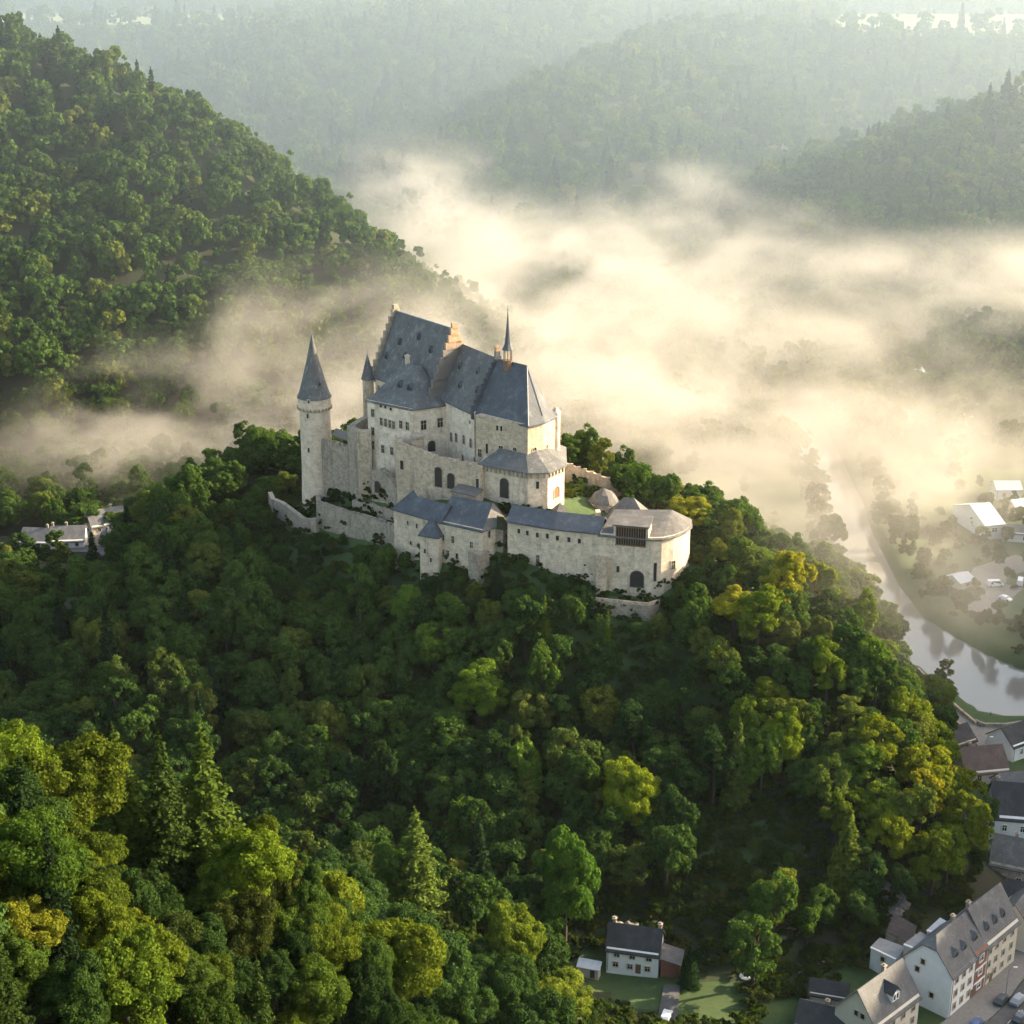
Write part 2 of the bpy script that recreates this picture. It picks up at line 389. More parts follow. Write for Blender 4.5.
SP = [([(-520,840,215),(-380,825,200),(-242,800,150),(-186,790,131),(-150,780,112),(-108,765,84),(-92,757,72)], .80),
      ([(700,1600,84),(485,1600,86),(178,1600,104),(90,1420,88),(30,1300,70),(-30,1220,42),(-75,1150,12)], .42),
      ([(900,1250,122),(600,1200,112),(340,1100,88),(280,1030,62),(225,970,32),(190,930,8)], .42),
      ([(-900,1650,98),(-500,1720,86),(-340,1700,86),(-200,1650,100),(-60,1720,112),(40,1850,118)], .34),
      ([(700,800,90),(460,800,55),(330,770,20)], .35),
      ([(-1400,2500,150),(-500,2400,142),(300,2300,150),(900,2350,148),(2000,2500,150)], .22),
      ([(330,180,124),(335,400,124),(340,520,112)], .95), ([(-520,300,180),(-420,450,120),(-330,560,60)], .55),  # first spine: unseen ridge added and raised to keep sun off the village
      ([(360,1920,104),(1000,1920,104)], .45, 210), ([(-700,1960,106),(-250,1960,104)], .45, 180), ([(60,2000,110),(400,1900,105),(900,1800,112)], .35)]
def dseg(x, y, a, b):
    dx, dy = b[0] - a[0], b[1] - a[1]; t = np.clip(((x - a[0]) * dx + (y - a[1]) * dy) / (dx * dx + dy * dy), 0, 1)
    return np.hypot(x - a[0] - t * dx, y - a[1] - t * dy), a[2] + t * (b[2] - a[2])
RIVER_L = [(118,700),(118.5,584.9),(112.5,513.6),(114.5,471.5),(117.9,438.4),(124.6,421.7),(130.7,403),(141,401),(175,401),(260,404)]
RIVER_R = [(136,700),(132.5,584.9),(128.3,537.3),(127.4,495),(129,470),(136.7,452),(141.7,441.9),(150,430),(175,425),(260,425)]
RPOLY = RIVER_L + RIVER_R[::-1]
def inpoly(x, y, P):
    r = np.zeros(np.shape(x), bool); n = len(P)
    for i in range(n):
        x1, y1 = P[i]; x2, y2 = P[(i + 1) % n]
        if y1 == y2: continue
        c = ((y1 > y) != (y2 > y)) & (x < (x2 - x1) * (y - y1) / (y2 - y1) + x1); r ^= c
    return r
def edged(x, y, P):
    d = 1e9
    for i in range(len(P)):
        d = np.minimum(d, dseg(x, y, (*P[i], 0), (*P[(i + 1) % len(P)], 0))[0])
    return d
FLOOR = 3.9
def ground(x, y):
    x = np.asarray(x, float); y = np.asarray(y, float)
    near = tps(np.clip(x, -190, 160), np.clip(y, -40, 590))
    k = ss(620, 520, y) * ss(240, 165, x) * ss(-330, -170, x)
    h = FLOOR + (near - FLOOR) * k
    cs = ss(4, 24, near - FLOOR) * k
    h = h + cs * wob(x, y, 55) * 1.0
    for pts, sl, *fl in SP:
        fl = fl[0] if fl else 0
        best = -1e9
        for i in range(len(pts) - 1):
            d, z = dseg(x, y, pts[i], pts[i + 1]); d = np.maximum(0, d - fl)
            best = np.maximum(best, z - sl * np.sqrt(d * d + 120.0) + sl * 11 + wob(x, y, 210) * np.minimum(14, d * .12) + wob(y, x, 90) * np.minimum(4, d * .06))
        h = np.maximum(h, best) + 5 * np.exp(-((h - best) / 6.0) ** 2) * (best > FLOOR)
    d = edged(x, y, RPOLY); ins = inpoly(x, y, RPOLY)
    h = np.maximum(h, FLOOR)
    sd = np.where(ins, -d, d)
    h = np.where(sd < 5, np.minimum(h, FLOOR - 5.4 * ss(3.0, -2.5, sd)), h)
    return h
def g1(x, y): return float(ground(np.array([x]), np.array([y]))[0])

def axis_pts(segs):
    out = []
    for a, b, st in segs: out += list(np.arange(a, b, st))
    return np.array(out + [segs[-1][1]])
XS = axis_pts([(-2200, -600, 50), (-600, -190, 12), (-190, 200, 3), (200, 620, 12), (620, 2400, 50)])
YS = axis_pts([(-150, 80, 10), (80, 600, 3), (600, 1000, 7), (1000, 1900, 15), (1900, 3600, 50)])
GX, GY = np.meshgrid(XS, YS)
GZ = ground(GX, GY)
FIELDS = [[(-560,1790),(-250,1790),(-270,2010),(-620,2010)], [(320,1700),(660,1690),(780,1960),(390,1980)]]
CLEAR = [(36,297),(62,297),(66,318),(40,322)]
nx, ny = len(XS), len(YS)
idx = np.arange(nx * ny).reshape(ny, nx)
quads = np.stack([idx[:-1, :-1], idx[:-1, 1:], idx[1:, 1:], idx[1:, :-1]], -1).reshape(-1, 4)
co = np.stack([GX, GY, GZ], -1).reshape(-1, 3)
me = bpy.data.meshes.new('ground')
me.vertices.add(len(co)); me.vertices.foreach_set('co', co.ravel())
me.loops.add(quads.size); me.loops.foreach_set('vertex_index', quads.ravel().astype(np.int32))
me.polygons.add(len(quads)); me.polygons.foreach_set('loop_start', np.arange(0, quads.size, 4, dtype=np.int32))
me.polygons.foreach_set('loop_total', np.full(len(quads), 4, np.int32))
mc = co[quads].mean(1); mi = np.zeros(len(quads), np.int32)
for f in FIELDS: mi[inpoly(mc[:, 0], mc[:, 1], f)] = 2
lawn = (mc[:, 2] < FLOOR + 1.2) & (mc[:, 1] > 200) & (mc[:, 1] < 700) & (mc[:, 0] > 60)
lawn |= inpoly(mc[:, 0], mc[:, 1], CLEAR) | inpoly(mc[:, 0], mc[:, 1], [(-4,392),(50,384),(44,404),(20,440),(-5,402),(-30,412),(-66,447),(-60,458),(-40,436),(-16,400)])
lawn |= (edged(mc[:, 0], mc[:, 1], [(-74,446),(-56,424),(-31,404),(-8,382),(20,370),(36,366),(50,378),(44,402),(16,434),(-14,452),(-66,458)]) + 5 * wob(mc[:, 0], mc[:, 1], 14) < 26) & (mc[:, 1] < 440)
lawn |= (mc[:, 2] < FLOOR + 1.2) & (mc[:, 1] > 240) & (mc[:, 1] < 700) & (mc[:, 0] > 5)
mi[lawn] = 1
me.materials.append(M['forest_floor']); me.materials.append(M['grass']); me.materials.append(M['meadow'])
me.polygons.foreach_set('material_index', mi); me.polygons.foreach_set('use_smooth', np.ones(len(quads), bool))
me.update(calc_edges=True)
ground_o = bpy.data.objects.new('ground', me); C.objects.link(ground_o)
tag(ground_o, 'wooded hills and valley floor around the castle', kind='structure')
rv = mesh_obj('river', [(x, y, 1.6) for x, y in RIVER_L] + [(x, y, 1.6) for x, y in RIVER_R], [(i, i + 1, 10 + i + 1, 10 + i) for i in range(9)], M['water'])
# widen a little under the banks
for i, v in enumerate(rv.data.vertices):
    if i < 6: v.co.x -= 3
    elif i < 10: v.co.y -= 3; v.co.x -= 1
    elif i < 16: v.co.x += 3
    else: v.co.y += 3
rv.data.update(); tag(rv, 'pale calm river bending through the valley', kind='structure')

def strip(name, pts, w, m, z=None, th=.0, label=None, kind='structure'):
    L, R = [], []
    for i, p in enumerate(pts):
        a = Vector(pts[max(i - 1, 0)]).to_2d(); b2 = Vector(pts[min(i + 1, len(pts) - 1)]).to_2d(); d = (b2 - a).normalized(); n = Vector((-d.y, d.x))
        zz = p[2] if len(p) > 2 else z
        L.append((p[0] + n.x * w / 2, p[1] + n.y * w / 2, zz)); R.append((p[0] - n.x * w / 2, p[1] - n.y * w / 2, zz))
    k = len(pts); V = L + R; F = [(k + i, k + i + 1, i + 1, i) for i in range(k - 1)]
    V, F = solid(V, F, .5 if th == 0 else th)
    o = mesh_obj(name, V, F, m); tag(o, label, kind=kind); return o
# ------------------------------------------------------------------ the castle
def p2(v): return (v[0], v[1])
def U3(A, B): return Vector((B[0] - A[0], B[1] - A[1], 0)).normalized()
def crenel_wall(T, pts, th, z0, tops, m, merlon=1.1, gap=.9, mh=.9, rough=0, name='wall', label=None, seed=1):
    """thick wall along pts (plan), tops = height of the wall walk at each point, with merlons or a broken top"""
    rnd = random.Random(seed); vf = ([], [])
    for i in range(len(pts) - 1):
        A, B = Vector((*p2(pts[i]), 0)), Vector((*p2(pts[i + 1]), 0)); L = (B - A).length; u = (B - A).normalized(); n = Vector((u.y, -u.x, 0))
        if n.y > 0: n = -n
        A2, B2 = A - n * th, B - n * th
        za, zb = tops[i], tops[i + 1]
        k = max(1, int(L / 1.6)); prev = za
        for j in range(k):
            a, b2 = A + (B - A) * (j / k), A + (B - A) * ((j + 1) / k); t0 = za + (zb - za) * j / k; t1 = za + (zb - za) * (j + 1) / k
            if rough:
                t1r = t1 + rnd.uniform(-rough, rough) if j < k - 1 else t1
            else: t1r = t1
            V = [a, b2, b2 - n * th, a - n * th]
            V = [Vector((v.x, v.y, z0)) for v in V] + [Vector((V[0].x, V[0].y, prev)), Vector((V[1].x, V[1].y, t1r)), Vector((V[2].x, V[2].y, t1r)), Vector((V[3].x, V[3].y, prev))]
            vf = join(vf, (V, [(3, 2, 1, 0), (4, 5, 6, 7), (0, 1, 5, 4), (2, 3, 7, 6)] + ([(3, 0, 4, 7)] if j == 0 else []) + ([(1, 2, 6, 5)] if j == k - 1 else [])))
            prev = t1r
        if mh > 0:
            s = .2
            while s + merlon < L:
                t = s / L; q = A + u * s; z = za + (zb - za) * t - .35
                vf = join(vf, obox(Vector((q.x, q.y, z)) - n * .55 + n * .003, u, n, (0, 0, 1), merlon * rnd.uniform(.8, 1), .55, mh + .35 + rnd.uniform(-.2, .1)))
                s += merlon + gap
    return T.add(name, vf, m, label=label)
def stepped_gable(T, R, n, hw, ze, zr, th, m, steps=9, label=None, ax=None):
    """crow-stepped gable: R ridge point, n across the ridge, ax along it"""
    vf = ([], []); n = Vector(n); ax = Vector(ax)
    for k in range(steps + 1):
        w0 = hw * (1 - k / steps) + .3; zlo = ze - 2 if k == 0 else ze + (zr - ze) * (k / steps) ; zhi = ze + (zr - ze) * ((k + 1) / steps) + .55
        if k == steps: zhi = zr + 1.9
        w0 = max(w0, .75)
        vf = join(vf, obox(Vector((R[0], R[1], zlo)) - n * w0 - ax * th / 2, n, ax, (0, 0, 1), 2 * w0, th, zhi - zlo - .003 * k))
    return T.add('stepped_gable', vf, m, label=label)
def hip_roof(eave, ridge, faces, t=.35): return solid(list(eave) + list(ridge), faces, t)

# --- the white round tower
T = Thing('round_tower', 'tall white round tower with pointed slate cone roof standing apart from the palace', 'tower', (-57, 445, 46))
tc = (-56.2, 445.0, 0)
T.add('wall', lathe(tc, [(5.0, 40), (4.75, 52), (4.45, 60), (4.35, 77.6)], 40), M['towerstone'])
T.add('gallery', lathe(tc, [(4.36, 77.2), (4.75, 78.1), (4.75, 81.3), (4.2, 81.4)], 40), M['towerstone'])
for i in range(26):
    a = 2 * math.pi * i / 26; T.add('corbel', box((tc[0] + 4.72 * math.cos(a), tc[1] + 4.72 * math.sin(a), 77.6), .55, .4, .8, a), M['rubble'])
r = T.add('roof', lathe(tc, [(4.7, 81.1), (4.95, 81.0), (4.3, 82.3), (3.4, 85.4), (1.6, 92.2), (.25, 98.4), (.12, 98.9)], 36), M['slate'])
T.add('finial', join(lathe((tc[0], tc[1], 98.6), [(.09, 0), (.09, 1.6)], 6), lathe((tc[0], tc[1], 99.3), [(.05, 0), (.28, .25), (.05, .5)], 8)), M['lead'], r)
dormer(T, (-54.2, 442.0, 85.0), (.5, -.86, 0), 1.1, 1.3, 1.6, 'slate', r)
for px, py in ((308, 416), (309, 450), (309.5, 401)):
    P = atY(px, py, 441.0); n = (Vector((P.x, P.y, 0)) - Vector(tc)).normalized(); rad = 4.76 if py < 405 else (4.36 if py < 430 else 4.42)
    win(T, Vector((tc[0] + n.x * rad, tc[1] + n.y * rad, P.z)), Vector((-n.y, n.x, 0)), n, .6, 1.3 if py > 405 else .9, bars=False, pane='dark')

# --- the palace: great hall with stepped gables and the projecting wing
T = Thing('palace_hall', 'highest palace hall of the castle under a steep grey slate roof with stepped gables', 'palace', (-27, 440, 60))
ax = Vector((.61, -.792, 0)).normalized(); nn = Vector((-ax.y * -1 * -1, 0, 0)); nn = Vector((ax.y, -ax.x, 0))   # nn looks to the camera side (-,-)
R0, R1 = Vector((-33.0, 454.2, 103.6)), Vector((-16.1, 432.5, 103.6))
def off(P, a, z): return Vector((P.x + nn.x * a, P.y + nn.y * a, z))
hw, ze = 8.2, 86.0
T.add('wall', prism([off(R0, hw - .5, 0), off(R1, hw - .5, 0), off(R1, -hw + .5, 0), off(R0, -hw + .5, 0)], 50, ze + .1), M['plaster'])
E0, E1, B0, B1 = off(R0, hw, ze), off(R1, hw, ze), off(R0, -hw, ze), off(R1, -hw, ze)
K0, K1 = off(R0, hw * .82, ze + 2.6), off(R1, hw * .82, ze + 2.6)
E0, E1 = off(R0, hw + .35, ze - .3), off(R1, hw + .35, ze - .3)
roofm = T.add('roof', solid([E0, E1, K1, K0, R1, R0, B1, B0], [(0, 1, 2, 3), (3, 2, 4, 5), (5, 4, 6, 7)], .4), M['slate'])
stepped_gable(T, R0 - ax * .5, nn, hw, ze, 103.6, 1.1, M['rubble'], 9, 'dark crow stepped gable at the far end', ax)
stepped_gable(T, R1 + ax * .5, nn, hw, ze, 103.6, .8, M['gable'], 9, 'orange stone crow stepped gable', ax)
for q in ((399, 345), (418, 340), (430, 353), (386, 359), (404, 359), (431, 354), (389, 345)):
    if q == (431, 354) or q == (389, 345): continue
    P = on_plane(q[0], q[1], K0, K1, R1); dormer(T, P, nn, 1.7, 2.0, 2.2, 'slate_dark', roofm)
T.add('ridge_cap', tube([R0 + Vector((0, 0, .1)), R1 + Vector((0, 0, .1))], .22, 6), M['lead'], roofm)
wins(T, None, off(R0, hw - .5, 0), off(R1, hw - .5, 0), R0 - nn * 3 + ax * 10, [(379, 388, .9, 1.5)])
# second, lower hall
T = Thing('knights_hall', 'second palace hall between orange stepped gable and chapel with slightly lower slate roof', 'palace', (-10, 428, 60))
Q0, Q1 = Vector((-14.6, 435.2, 99.2)), Vector((-4.0, 418.2, 99.2)); ax2 = (Q1 - Q0).normalized(); n2 = Vector((ax2.y, -ax2.x, 0)); hw2, ze2 = 8.0, 85.6
def off2(P, a, z): return Vector((P.x + n2.x * a, P.y + n2.y * a, z))
F0, F1 = off2(Q0, hw2 - .5, 0), off2(Q1, hw2 - .5, 0)
T.add('wall', prism([F0 + ax2 * .2, F1 + ax2 * .6, off2(Q1, -hw2 + .5, 0) + ax2 * .6, off2(Q0, -hw2 + .5, 0) + ax2 * .2], 56, ze2 + .1), M['plaster'])
Ea, Eb, Ka, Kb = off2(Q0, hw2 + .35, ze2 - .3), off2(Q1, hw2 + .35, ze2 - .3), off2(Q0, hw2 * .82, ze2 + 2), off2(Q1, hw2 * .82, ze2 + 2)
roofm = T.add('roof', solid([Ea, Eb, Kb, Ka, Q1, Q0, off2(Q1, -hw2, ze2), off2(Q0, -hw2, ze2)], [(0, 1, 2, 3), (3, 2, 4, 5), (5, 4, 6, 7)], .4), M['slate'])
for q in ((459, 369), (477, 374), (459, 388), (476, 393)):
    dormer(T, on_plane(q[0], q[1], Ka, Kb, Q1), n2, 1.7, 1.9, 2.0, 'slate', roofm)
stepped_gable(T, Q1 + ax2 * .2, n2, hw2 - .2, ze2, 99.2, .7, M['slate_dark'], 10, 'dark low parapet gable', ax2)
chimney(T, Q1 + Vector((0, 0, .3)), 1.1, .9, 2.6, .5, 'gable', roofm)
ins = (-6, 430)
wins(T, None, F0, F1, ins, [(451.5, 437), (456.5, 437.5), (464, 439.5), (471, 443)], 1.2, 2.6, arch=True)
wins(T, None, F0, F1, ins, [(463, 458), (475, 460, 1.0, 1.4), (479, 433, .8, 2.4), (470, 422, .6, .8)], .9, 1.6)
T.add('drainpipe', tube([off2(Q0, hw2 - .2, 84), off2(Q0, hw2 - .2, 66)], .12, 6), M['lead'])
# wing
T = Thing('palace_wing', 'projecting white palace wing with hipped slate roof and three storeys of windows', 'palace wing', (-30, 432, 60))
W0, W1, W2, W3, W4 = (-39.9, 431.0), (-27.0, 422.1), (-18.0, 427.0), (-20.5, 434.0), (-34.5, 444.5)
T.add('wall', prism([W0, W1, W2, W3, W4], 50, 84.1), M['plaster'])
ov = .5; ce = Vector((-28.5, 431, 0))
def ex(p, z, k=1.05): v = Vector((p[0], p[1], 0)); v = ce + (v - ce) * k; return Vector((v.x, v.y, z))
A1, A2 = at(406, 363, 93.2), at(421, 366, 93.2)
ev = [ex(W0, 83.8), ex(W1, 83.8), ex(W2, 83.8), ex(W3, 84.5, 1.0), ex(W4, 84.5, 1.0)]
mids = [v.lerp(A1 if i in (0, 4) else A2, .16) - Vector((0, 0, .35)) for i, v in enumerate(ev)]
wroof = T.add('roof', solid(ev + mids + [A1, A2], [(0, 1, 6, 5), (1, 2, 7, 6), (2, 3, 8, 7), (3, 4, 9, 8), (4, 0, 5, 9), (5, 6, 11, 10), (6, 7, 11), (7, 8, 11), (8, 9, 10, 11), (9, 5, 10)], .35), M['slate'])
chimney(T, A1 + Vector((.4, 0, -.3)), 1.2, .9, 2.2, .3, 'trim', wroof)
for q in ((399, 387), (408.5, 390)):
    dormer(T, on_plane(q[0], q[1], ev[0], ev[1], A1), outward(W0, W1, ce), 1.5, 1.8, 2.0, 'slate_dark', wroof)
L_ = [(373, 413), (373, 431), (373, 445), (381, 406, .8, .8), (385.5, 407, .8, .8), (391, 409, .8, .8), (381.5, 421.5, .9, 2.2), (385.8, 422.5, .9, 2.2), (390, 424, .9, 2.2), (393.8, 425, .9, 2.2), (401, 424.5), (407.5, 426), (383, 449, 1, 2.2), (392, 451, 1, 2.2)]
wins(T, None, W0, W1, ce, L_, 1.1, 2.2)
wins(T, None, W1, W2, ce, [(423.5, 425, 1.6, 2.6), (440, 422.5, 1.6, 2.6)])
wins(T, None, W1, W2, ce, [(431.5, 446, 2.3, 3.2)], arch=True, pane='dark', bars=False)
for k in range(12, 22):
    T.add('quoin', box((W1[0], W1[1], 50.3 + k * 1.5), 1.0 if k % 2 else .6, .6 if k % 2 else 1.0, .72, -.6), M['trim'])
# corner turret
T = Thing('corner_turret', 'slim round turret with sharp slate cone at the far corner of the palace', 'turret', (-40.8, 449.5, 60))
tq = (-41.2, 449.6, 0)
T.add('wall', lathe(tq, [(1.65, 55), (1.6, 85)], 20), M['limestone'])
r = T.add('roof', lathe(tq, [(1.7, 85.0), (2.0, 84.9), (1.6, 86.3), (.15, 91.9), (.05, 92.6)], 20), M['slate'])
T.add('finial', lathe((tq[0], tq[1], 92.4), [(.06, 0), (.06, 1.1)], 6), M['lead'], r)

# --- chapel
T = Thing('chapel', 'polygonal castle chapel with steep hipped slate roof above a corbelled ring wall', 'chapel', (2, 410, 60))
V0, V1, V2, V3 = (-9.6, 411.2), (4.1, 402.6), (8.3, 406.0), (11.4, 410.7)
back = [(9.0, 419.0), (2.5, 425.0)]
T.add('wall', prism([V0, V1, V2, V3] + back, 56, 85.6), M['limestone'])
chc = Vector((2.0, 413.5, 0)); apex = at(527, 366, 98.4); rb = Q1 + ax2 * .75 + Vector((0, 0, -.1))
def exc(p, z, k=1.06): v = Vector((p[0], p[1], 0)); v = chc + (v - chc) * k; return Vector((v.x, v.y, z))
sb = Vector((-10.2, 414.2, 85.2)); ev = [sb, exc(V1, 85.2), exc(V2, 85.2), exc(V3, 85.2), exc(back[0], 85.2), exc(back[1], 85.2)]
md = [v.lerp(rb if i in (0, 5) else apex, .14) - Vector((0, 0, .4)) for i, v in enumerate(ev)]
chroof = T.add('roof', solid(ev + md + [rb, apex], [(0, 1, 7, 6), (1, 2, 8, 7), (2, 3, 9, 8), (3, 4, 10, 9), (4, 5, 11, 10), (6, 7, 13, 12), (7, 8, 13), (8, 9, 13), (9, 10, 13), (10, 11, 12, 13)], .35), M['slate_dark'])
hp = ([], [])
for a, b2 in ((md[1], apex), (md[2], apex), (rb, apex), (ev[1], md[1])): hp = join(hp, tube([a + Vector((0, 0, .1)), b2 + Vector((0, 0, .1))], .16, 5))
T.add('ridge_cap', hp, M['lead'], chroof)
wins(T, None, V0, V1, chc, [(497.5, 428, .7, 1.4), (501.5, 428.5, .7, 1.4), (501, 450, 1.3, 2.3), (487, 448.5, .8, 2.8), (480, 453, 1.2, 2.2)])
wins(T, None, V0, V1, chc, [(515, 452, 1.2, 2.6)], arch=True)
wins(T, None, V1, V2, chc, [(534.5, 452, 1.3, 2.6)], arch=True)
wins(T, None, V2, V3, chc, [(547, 449, .9, 2.6)], arch=True)
# stair turret on the sunny side
T.add('stair_turret', lathe((11.6, 412.0, 0), [(1.15, 60), (1.15, 86.0), (1.35, 86.1), (.2, 87.5)], 14), M['range'])
# fleche
fx, fy, fz = -1.1, 415.6, 97.6
fl = T.add('bell_turret', join(lathe((fx, fy, fz - 1), [(1.25, 0), (1.2, 2.6), (1.35, 2.7)], 8), *[tube([(fx + 1.05 * math.cos(a), fy + 1.05 * math.sin(a), fz + 1.6), (fx + 1.0 * math.cos(a), fy + 1.0 * math.sin(a), fz + 4.6)], .13, 5) for a in [math.pi * k / 4 for k in range(8)]]), M['wood'], chroof)
T.add('spire', join(lathe((fx, fy, fz + 4.5), [(1.55, 0), (1.45, .15), (.85, 1.6), (.5, 4.8), (.08, 10.2)], 8), lathe((fx, fy, fz + 14.5), [(.05, 0), (.05, 1.9)], 5), lathe((fx, fy, fz + 15.0), [(.04, 0), (.22, .2), (.04, .4)], 6)), M['slate_dark'], chroof)

# ring around the chapel foot
T = Thing('ring_wall', 'polygonal ring wall with corbels and lean-to slate skirt below the chapel', 'bastion', (4, 402, 60))
r0, r1, r2, r3 = p2(at(480, 464.5, 74.2)), p2(at(528, 471.5, 74.6)), p2(at(548, 471, 74.6)), p2(at(564.5, 464, 74.6))
r4, r5 = (14.0, 418), (-6, 416)
T.add('wall', prism([r0, r1, r2, r3, r4, r5], 50, 74.7), M['range'])
rc = Vector((3, 411, 0))
def exr(p, z, k=1.06): v = Vector((p[0], p[1], 0)); v = rc + (v - rc) * k; return Vector((v.x, v.y, z))
o_ = [exr(p, 74.4) for p in (r0, r1, r2, r3, r4)]; i_ = [exr(p, 77.9, .52) for p in (r0, r1, r2, r3, r4)]
T.add('roof', solid(o_ + i_, [(k, k + 1, k + 6, k + 5) for k in range(4)], .3), M['slate'])
for A, B in ((r0, r1), (r1, r2), (r2, r3)):
    L = (Vector(B) - Vector(A)).length; u = U3(A, B); n = outward(A, B, rc); k = int(L / 1.3)
    for j in range(k):
        q = Vector((A[0], A[1], 72.7)) + u * (.5 + j * L / k); T.add('corbel', obox(q - n * .1, u, n, (0, 0, 1), .55, .5, 1.5), M['rubble'])
wins(T, None, r0, r1, rc, [(504.5, 488, 2.6, 5.4)], arch=True, pane='dark', bars=False, frame='rubble')
wins(T, None, r1, r2, rc, [(537.5, 485, .8, 2.0)], pane='dark')
wins(T, None, r2, r3, rc, [(556.5, 492, 2.4, 3.2)], arch=True, pane='wood', bars=False)

# --- middle curtain wall with arches
T = Thing('middle_curtain_wall', 'ruined pale curtain wall with two tall arched openings below the palace wing', 'castle wall', (-20, 408, 58))
a0, a1, a2 = p2(atY(396.5, 443, 413)), p2(atY(440, 456, 407)), p2(atY(481, 463, 401.8))
crenel_wall(T, [a0, a1, a2], 2.2, 50, [76.8, 74.6, 74.2], M['limestone'], 1.2, 1.1, .9, .25, seed=5)
crenel_wall(T, [(a0[0] - 1.2, a0[1] + 10), a0], 1.8, 50, [75.5, 76.9], M['limestone'], 1.2, 1.0, .8, .4, name='return_wall')
ic = Vector((-15, 425, 0))
wins(T, None, a0, a1, ic, [(438.5, 477, 2.2, 5.6)], arch=True, pane='dark', bars=False, frame='rubble')
wins(T, None, a1, a2, ic, [(451, 481, 2.2, 4.4)], arch=True, pane='dark', bars=False, frame='rubble')
wins(T, None, a0, a1, ic, [(402, 465, 1.1, 2.6)], pane='dark', bars=False)
wins(T, None, a1, a2, ic, [(477.5, 484, .9, 3)], pane='dark', bars=False)
T.add('broken_turret', join(lathe((-25.2, 414.6, 0), [(1.7, 66), (1.7, 78.2), (1.95, 78.4), (1.95, 79.1), (1.0, 79.4)], 14)), M['rubble'])
# low lean-to near ring
T = Thing('courtyard_shed', 'small flat-topped stone shed beside the ring wall arches', 'shed', (-10, 400, 62))
T.add('wall', prism([(-15.8, 401.5), (-9.6, 397.5), (-7.8, 400.3), (-14, 404.5)], 55, 67.8), M['rubble'])
T.add('roof', solid([(-16.3, 401.2, 67.9), (-9.5, 396.9, 67.9), (-7.4, 400.3, 68.7), (-14, 404.8, 68.7)], [(0, 1, 2, 3)], .25), M['slate_brown'])
T.add('door', obox((-14.0, 400.2, 64.2), Vector((6.2, -4, 0)).normalized(), Vector((-.54, -.84, 0)), (0, 0, 1), 1.1, .1, 2.1), M['wood'])

# --- walls between the round tower and the wing
T = Thing('tower_curtain_wall', 'grey curtain wall joining the round tower to the taller ruined block', 'castle wall', (-50, 438, 50))
b0, b1 = p2(atY(321, 441, 441)), p2(atY(348, 447, 434))
crenel_wall(T, [b0, b1], 2.4, 42, [69, 69.2], M['rubble'], 1.2, .8, .8, .4)
T.add('wall_walk_roof', solid([(b0[0] + 3, b0[1] + 1, 70.6), (b1[0], b1[1] + 2.2, 70.6), (b1[0] + 1, b1[1] + 5, 71.6), (b0[0] + 4, b0[1] + 4, 71.6)], [(0, 1, 2, 3)], .25), M['gable'])
T = Thing('ruined_block', 'roofless tall ruined stone block beside the white palace wing', 'ruin', (-43, 432, 50))
c0, c1, c2 = p2(atY(347, 427, 433)), p2(atY(357, 432, 428.5)), p2(atY(371, 431, 428.5))
crenel_wall(T, [c0, c1], 2.0, 42, [76.0, 75.4], M['rubble'], mh=0, rough=.5, name='side_wall', seed=3)
crenel_wall(T, [c1, c2], 2.0, 42, [75.6, 75.8], M['limestone'], mh=0, rough=.35, name='front_wall', seed=9)
T.add('inner_floor', prism([(c0[0] + 1, c0[1]), (c1[0], c1[1] + 1.5), (c2[0], c2[1] + 1.5), (c2[0], c2[1] + 10), (c0[0] + 3, c0[1] + 9)], 60, 72.5), M['rubble'])
T.add('back_wall', prism([(c0[0] + .6, c0[1] + 1), (c0[0] + 4.0, c0[1] + 9), (c0[0] + 5.5, c0[1] + 8.3), (c0[0] + 2.4, c0[1] + .5)], 60, 76.2), M['rubble'])
T = Thing('garden_arch_wall', 'rough broken wall with low arches and greenery at the foot of the palace wing', 'castle wall', (-36, 424, 50))
e0, e1, e2 = p2(atY(371, 470, 426)), p2(atY(385, 476, 422)), p2(atY(398, 482, 416))
crenel_wall(T, [e0, e1, e2], 1.6, 44, [65.5, 66.0, 63.2], M['rubble'], mh=0, rough=.9, seed=8)
wins(T, None, e0, e1, ic, [(378, 487, 2.6, 3.6)], arch=True, pane='dark', bars=False, frame='rubble')

# --- outer walls below the round tower
T = Thing('outer_round_wall', 'curved low stone wall enclosing the grassy terrace below the round tower', 'castle wall', (-64, 445, 44))
P_ = [(268, 492, 452), (271, 499, 446), (280, 502, 442), (292, 511, 436), (303, 519, 431), (316, 519, 428)]
crenel_wall(T, [p2(atY(*q)) for q in P_], 1.3, 30, [atY(*q).z for q in P_], M['rubble'], mh=0, rough=.12)
T = Thing('outer_lower_wall', 'long weathered outer wall stepping down towards the lower castle range', 'castle wall', (-43, 420, 44))
P_ = [(316, 502, 431), (324, 504, 428), (346, 512, 423), (364, 516, 418.5), (398, 527, 408)]
crenel_wall(T, [p2(atY(*q)) for q in P_], 1.5, 28, [atY(*q).z for q in P_], M['rubble'], mh=.5, rough=.2, seed=12)
crenel_wall(T, [p2(atY(316, 502, 440)), p2(atY(316.5, 502, 431))], 1.3, 34, [53, 54.3], M['rubble'], mh=0, rough=.2, name='cross_wall')
T = Thing('inner_terrace_wall', 'short inner terrace wall with broken top in the garden below the palace', 'castle wall', (-40, 424, 48))
P_ = [(345, 512, 425), (352, 500, 428), (368, 503, 424), (396, 512, 414)]
crenel_wall(T, [p2(atY(*q)) for q in P_[1:]], 1.2, 40, [atY(*q).z for q in P_[1:]], M['rubble'], mh=0, rough=.5, seed=4)

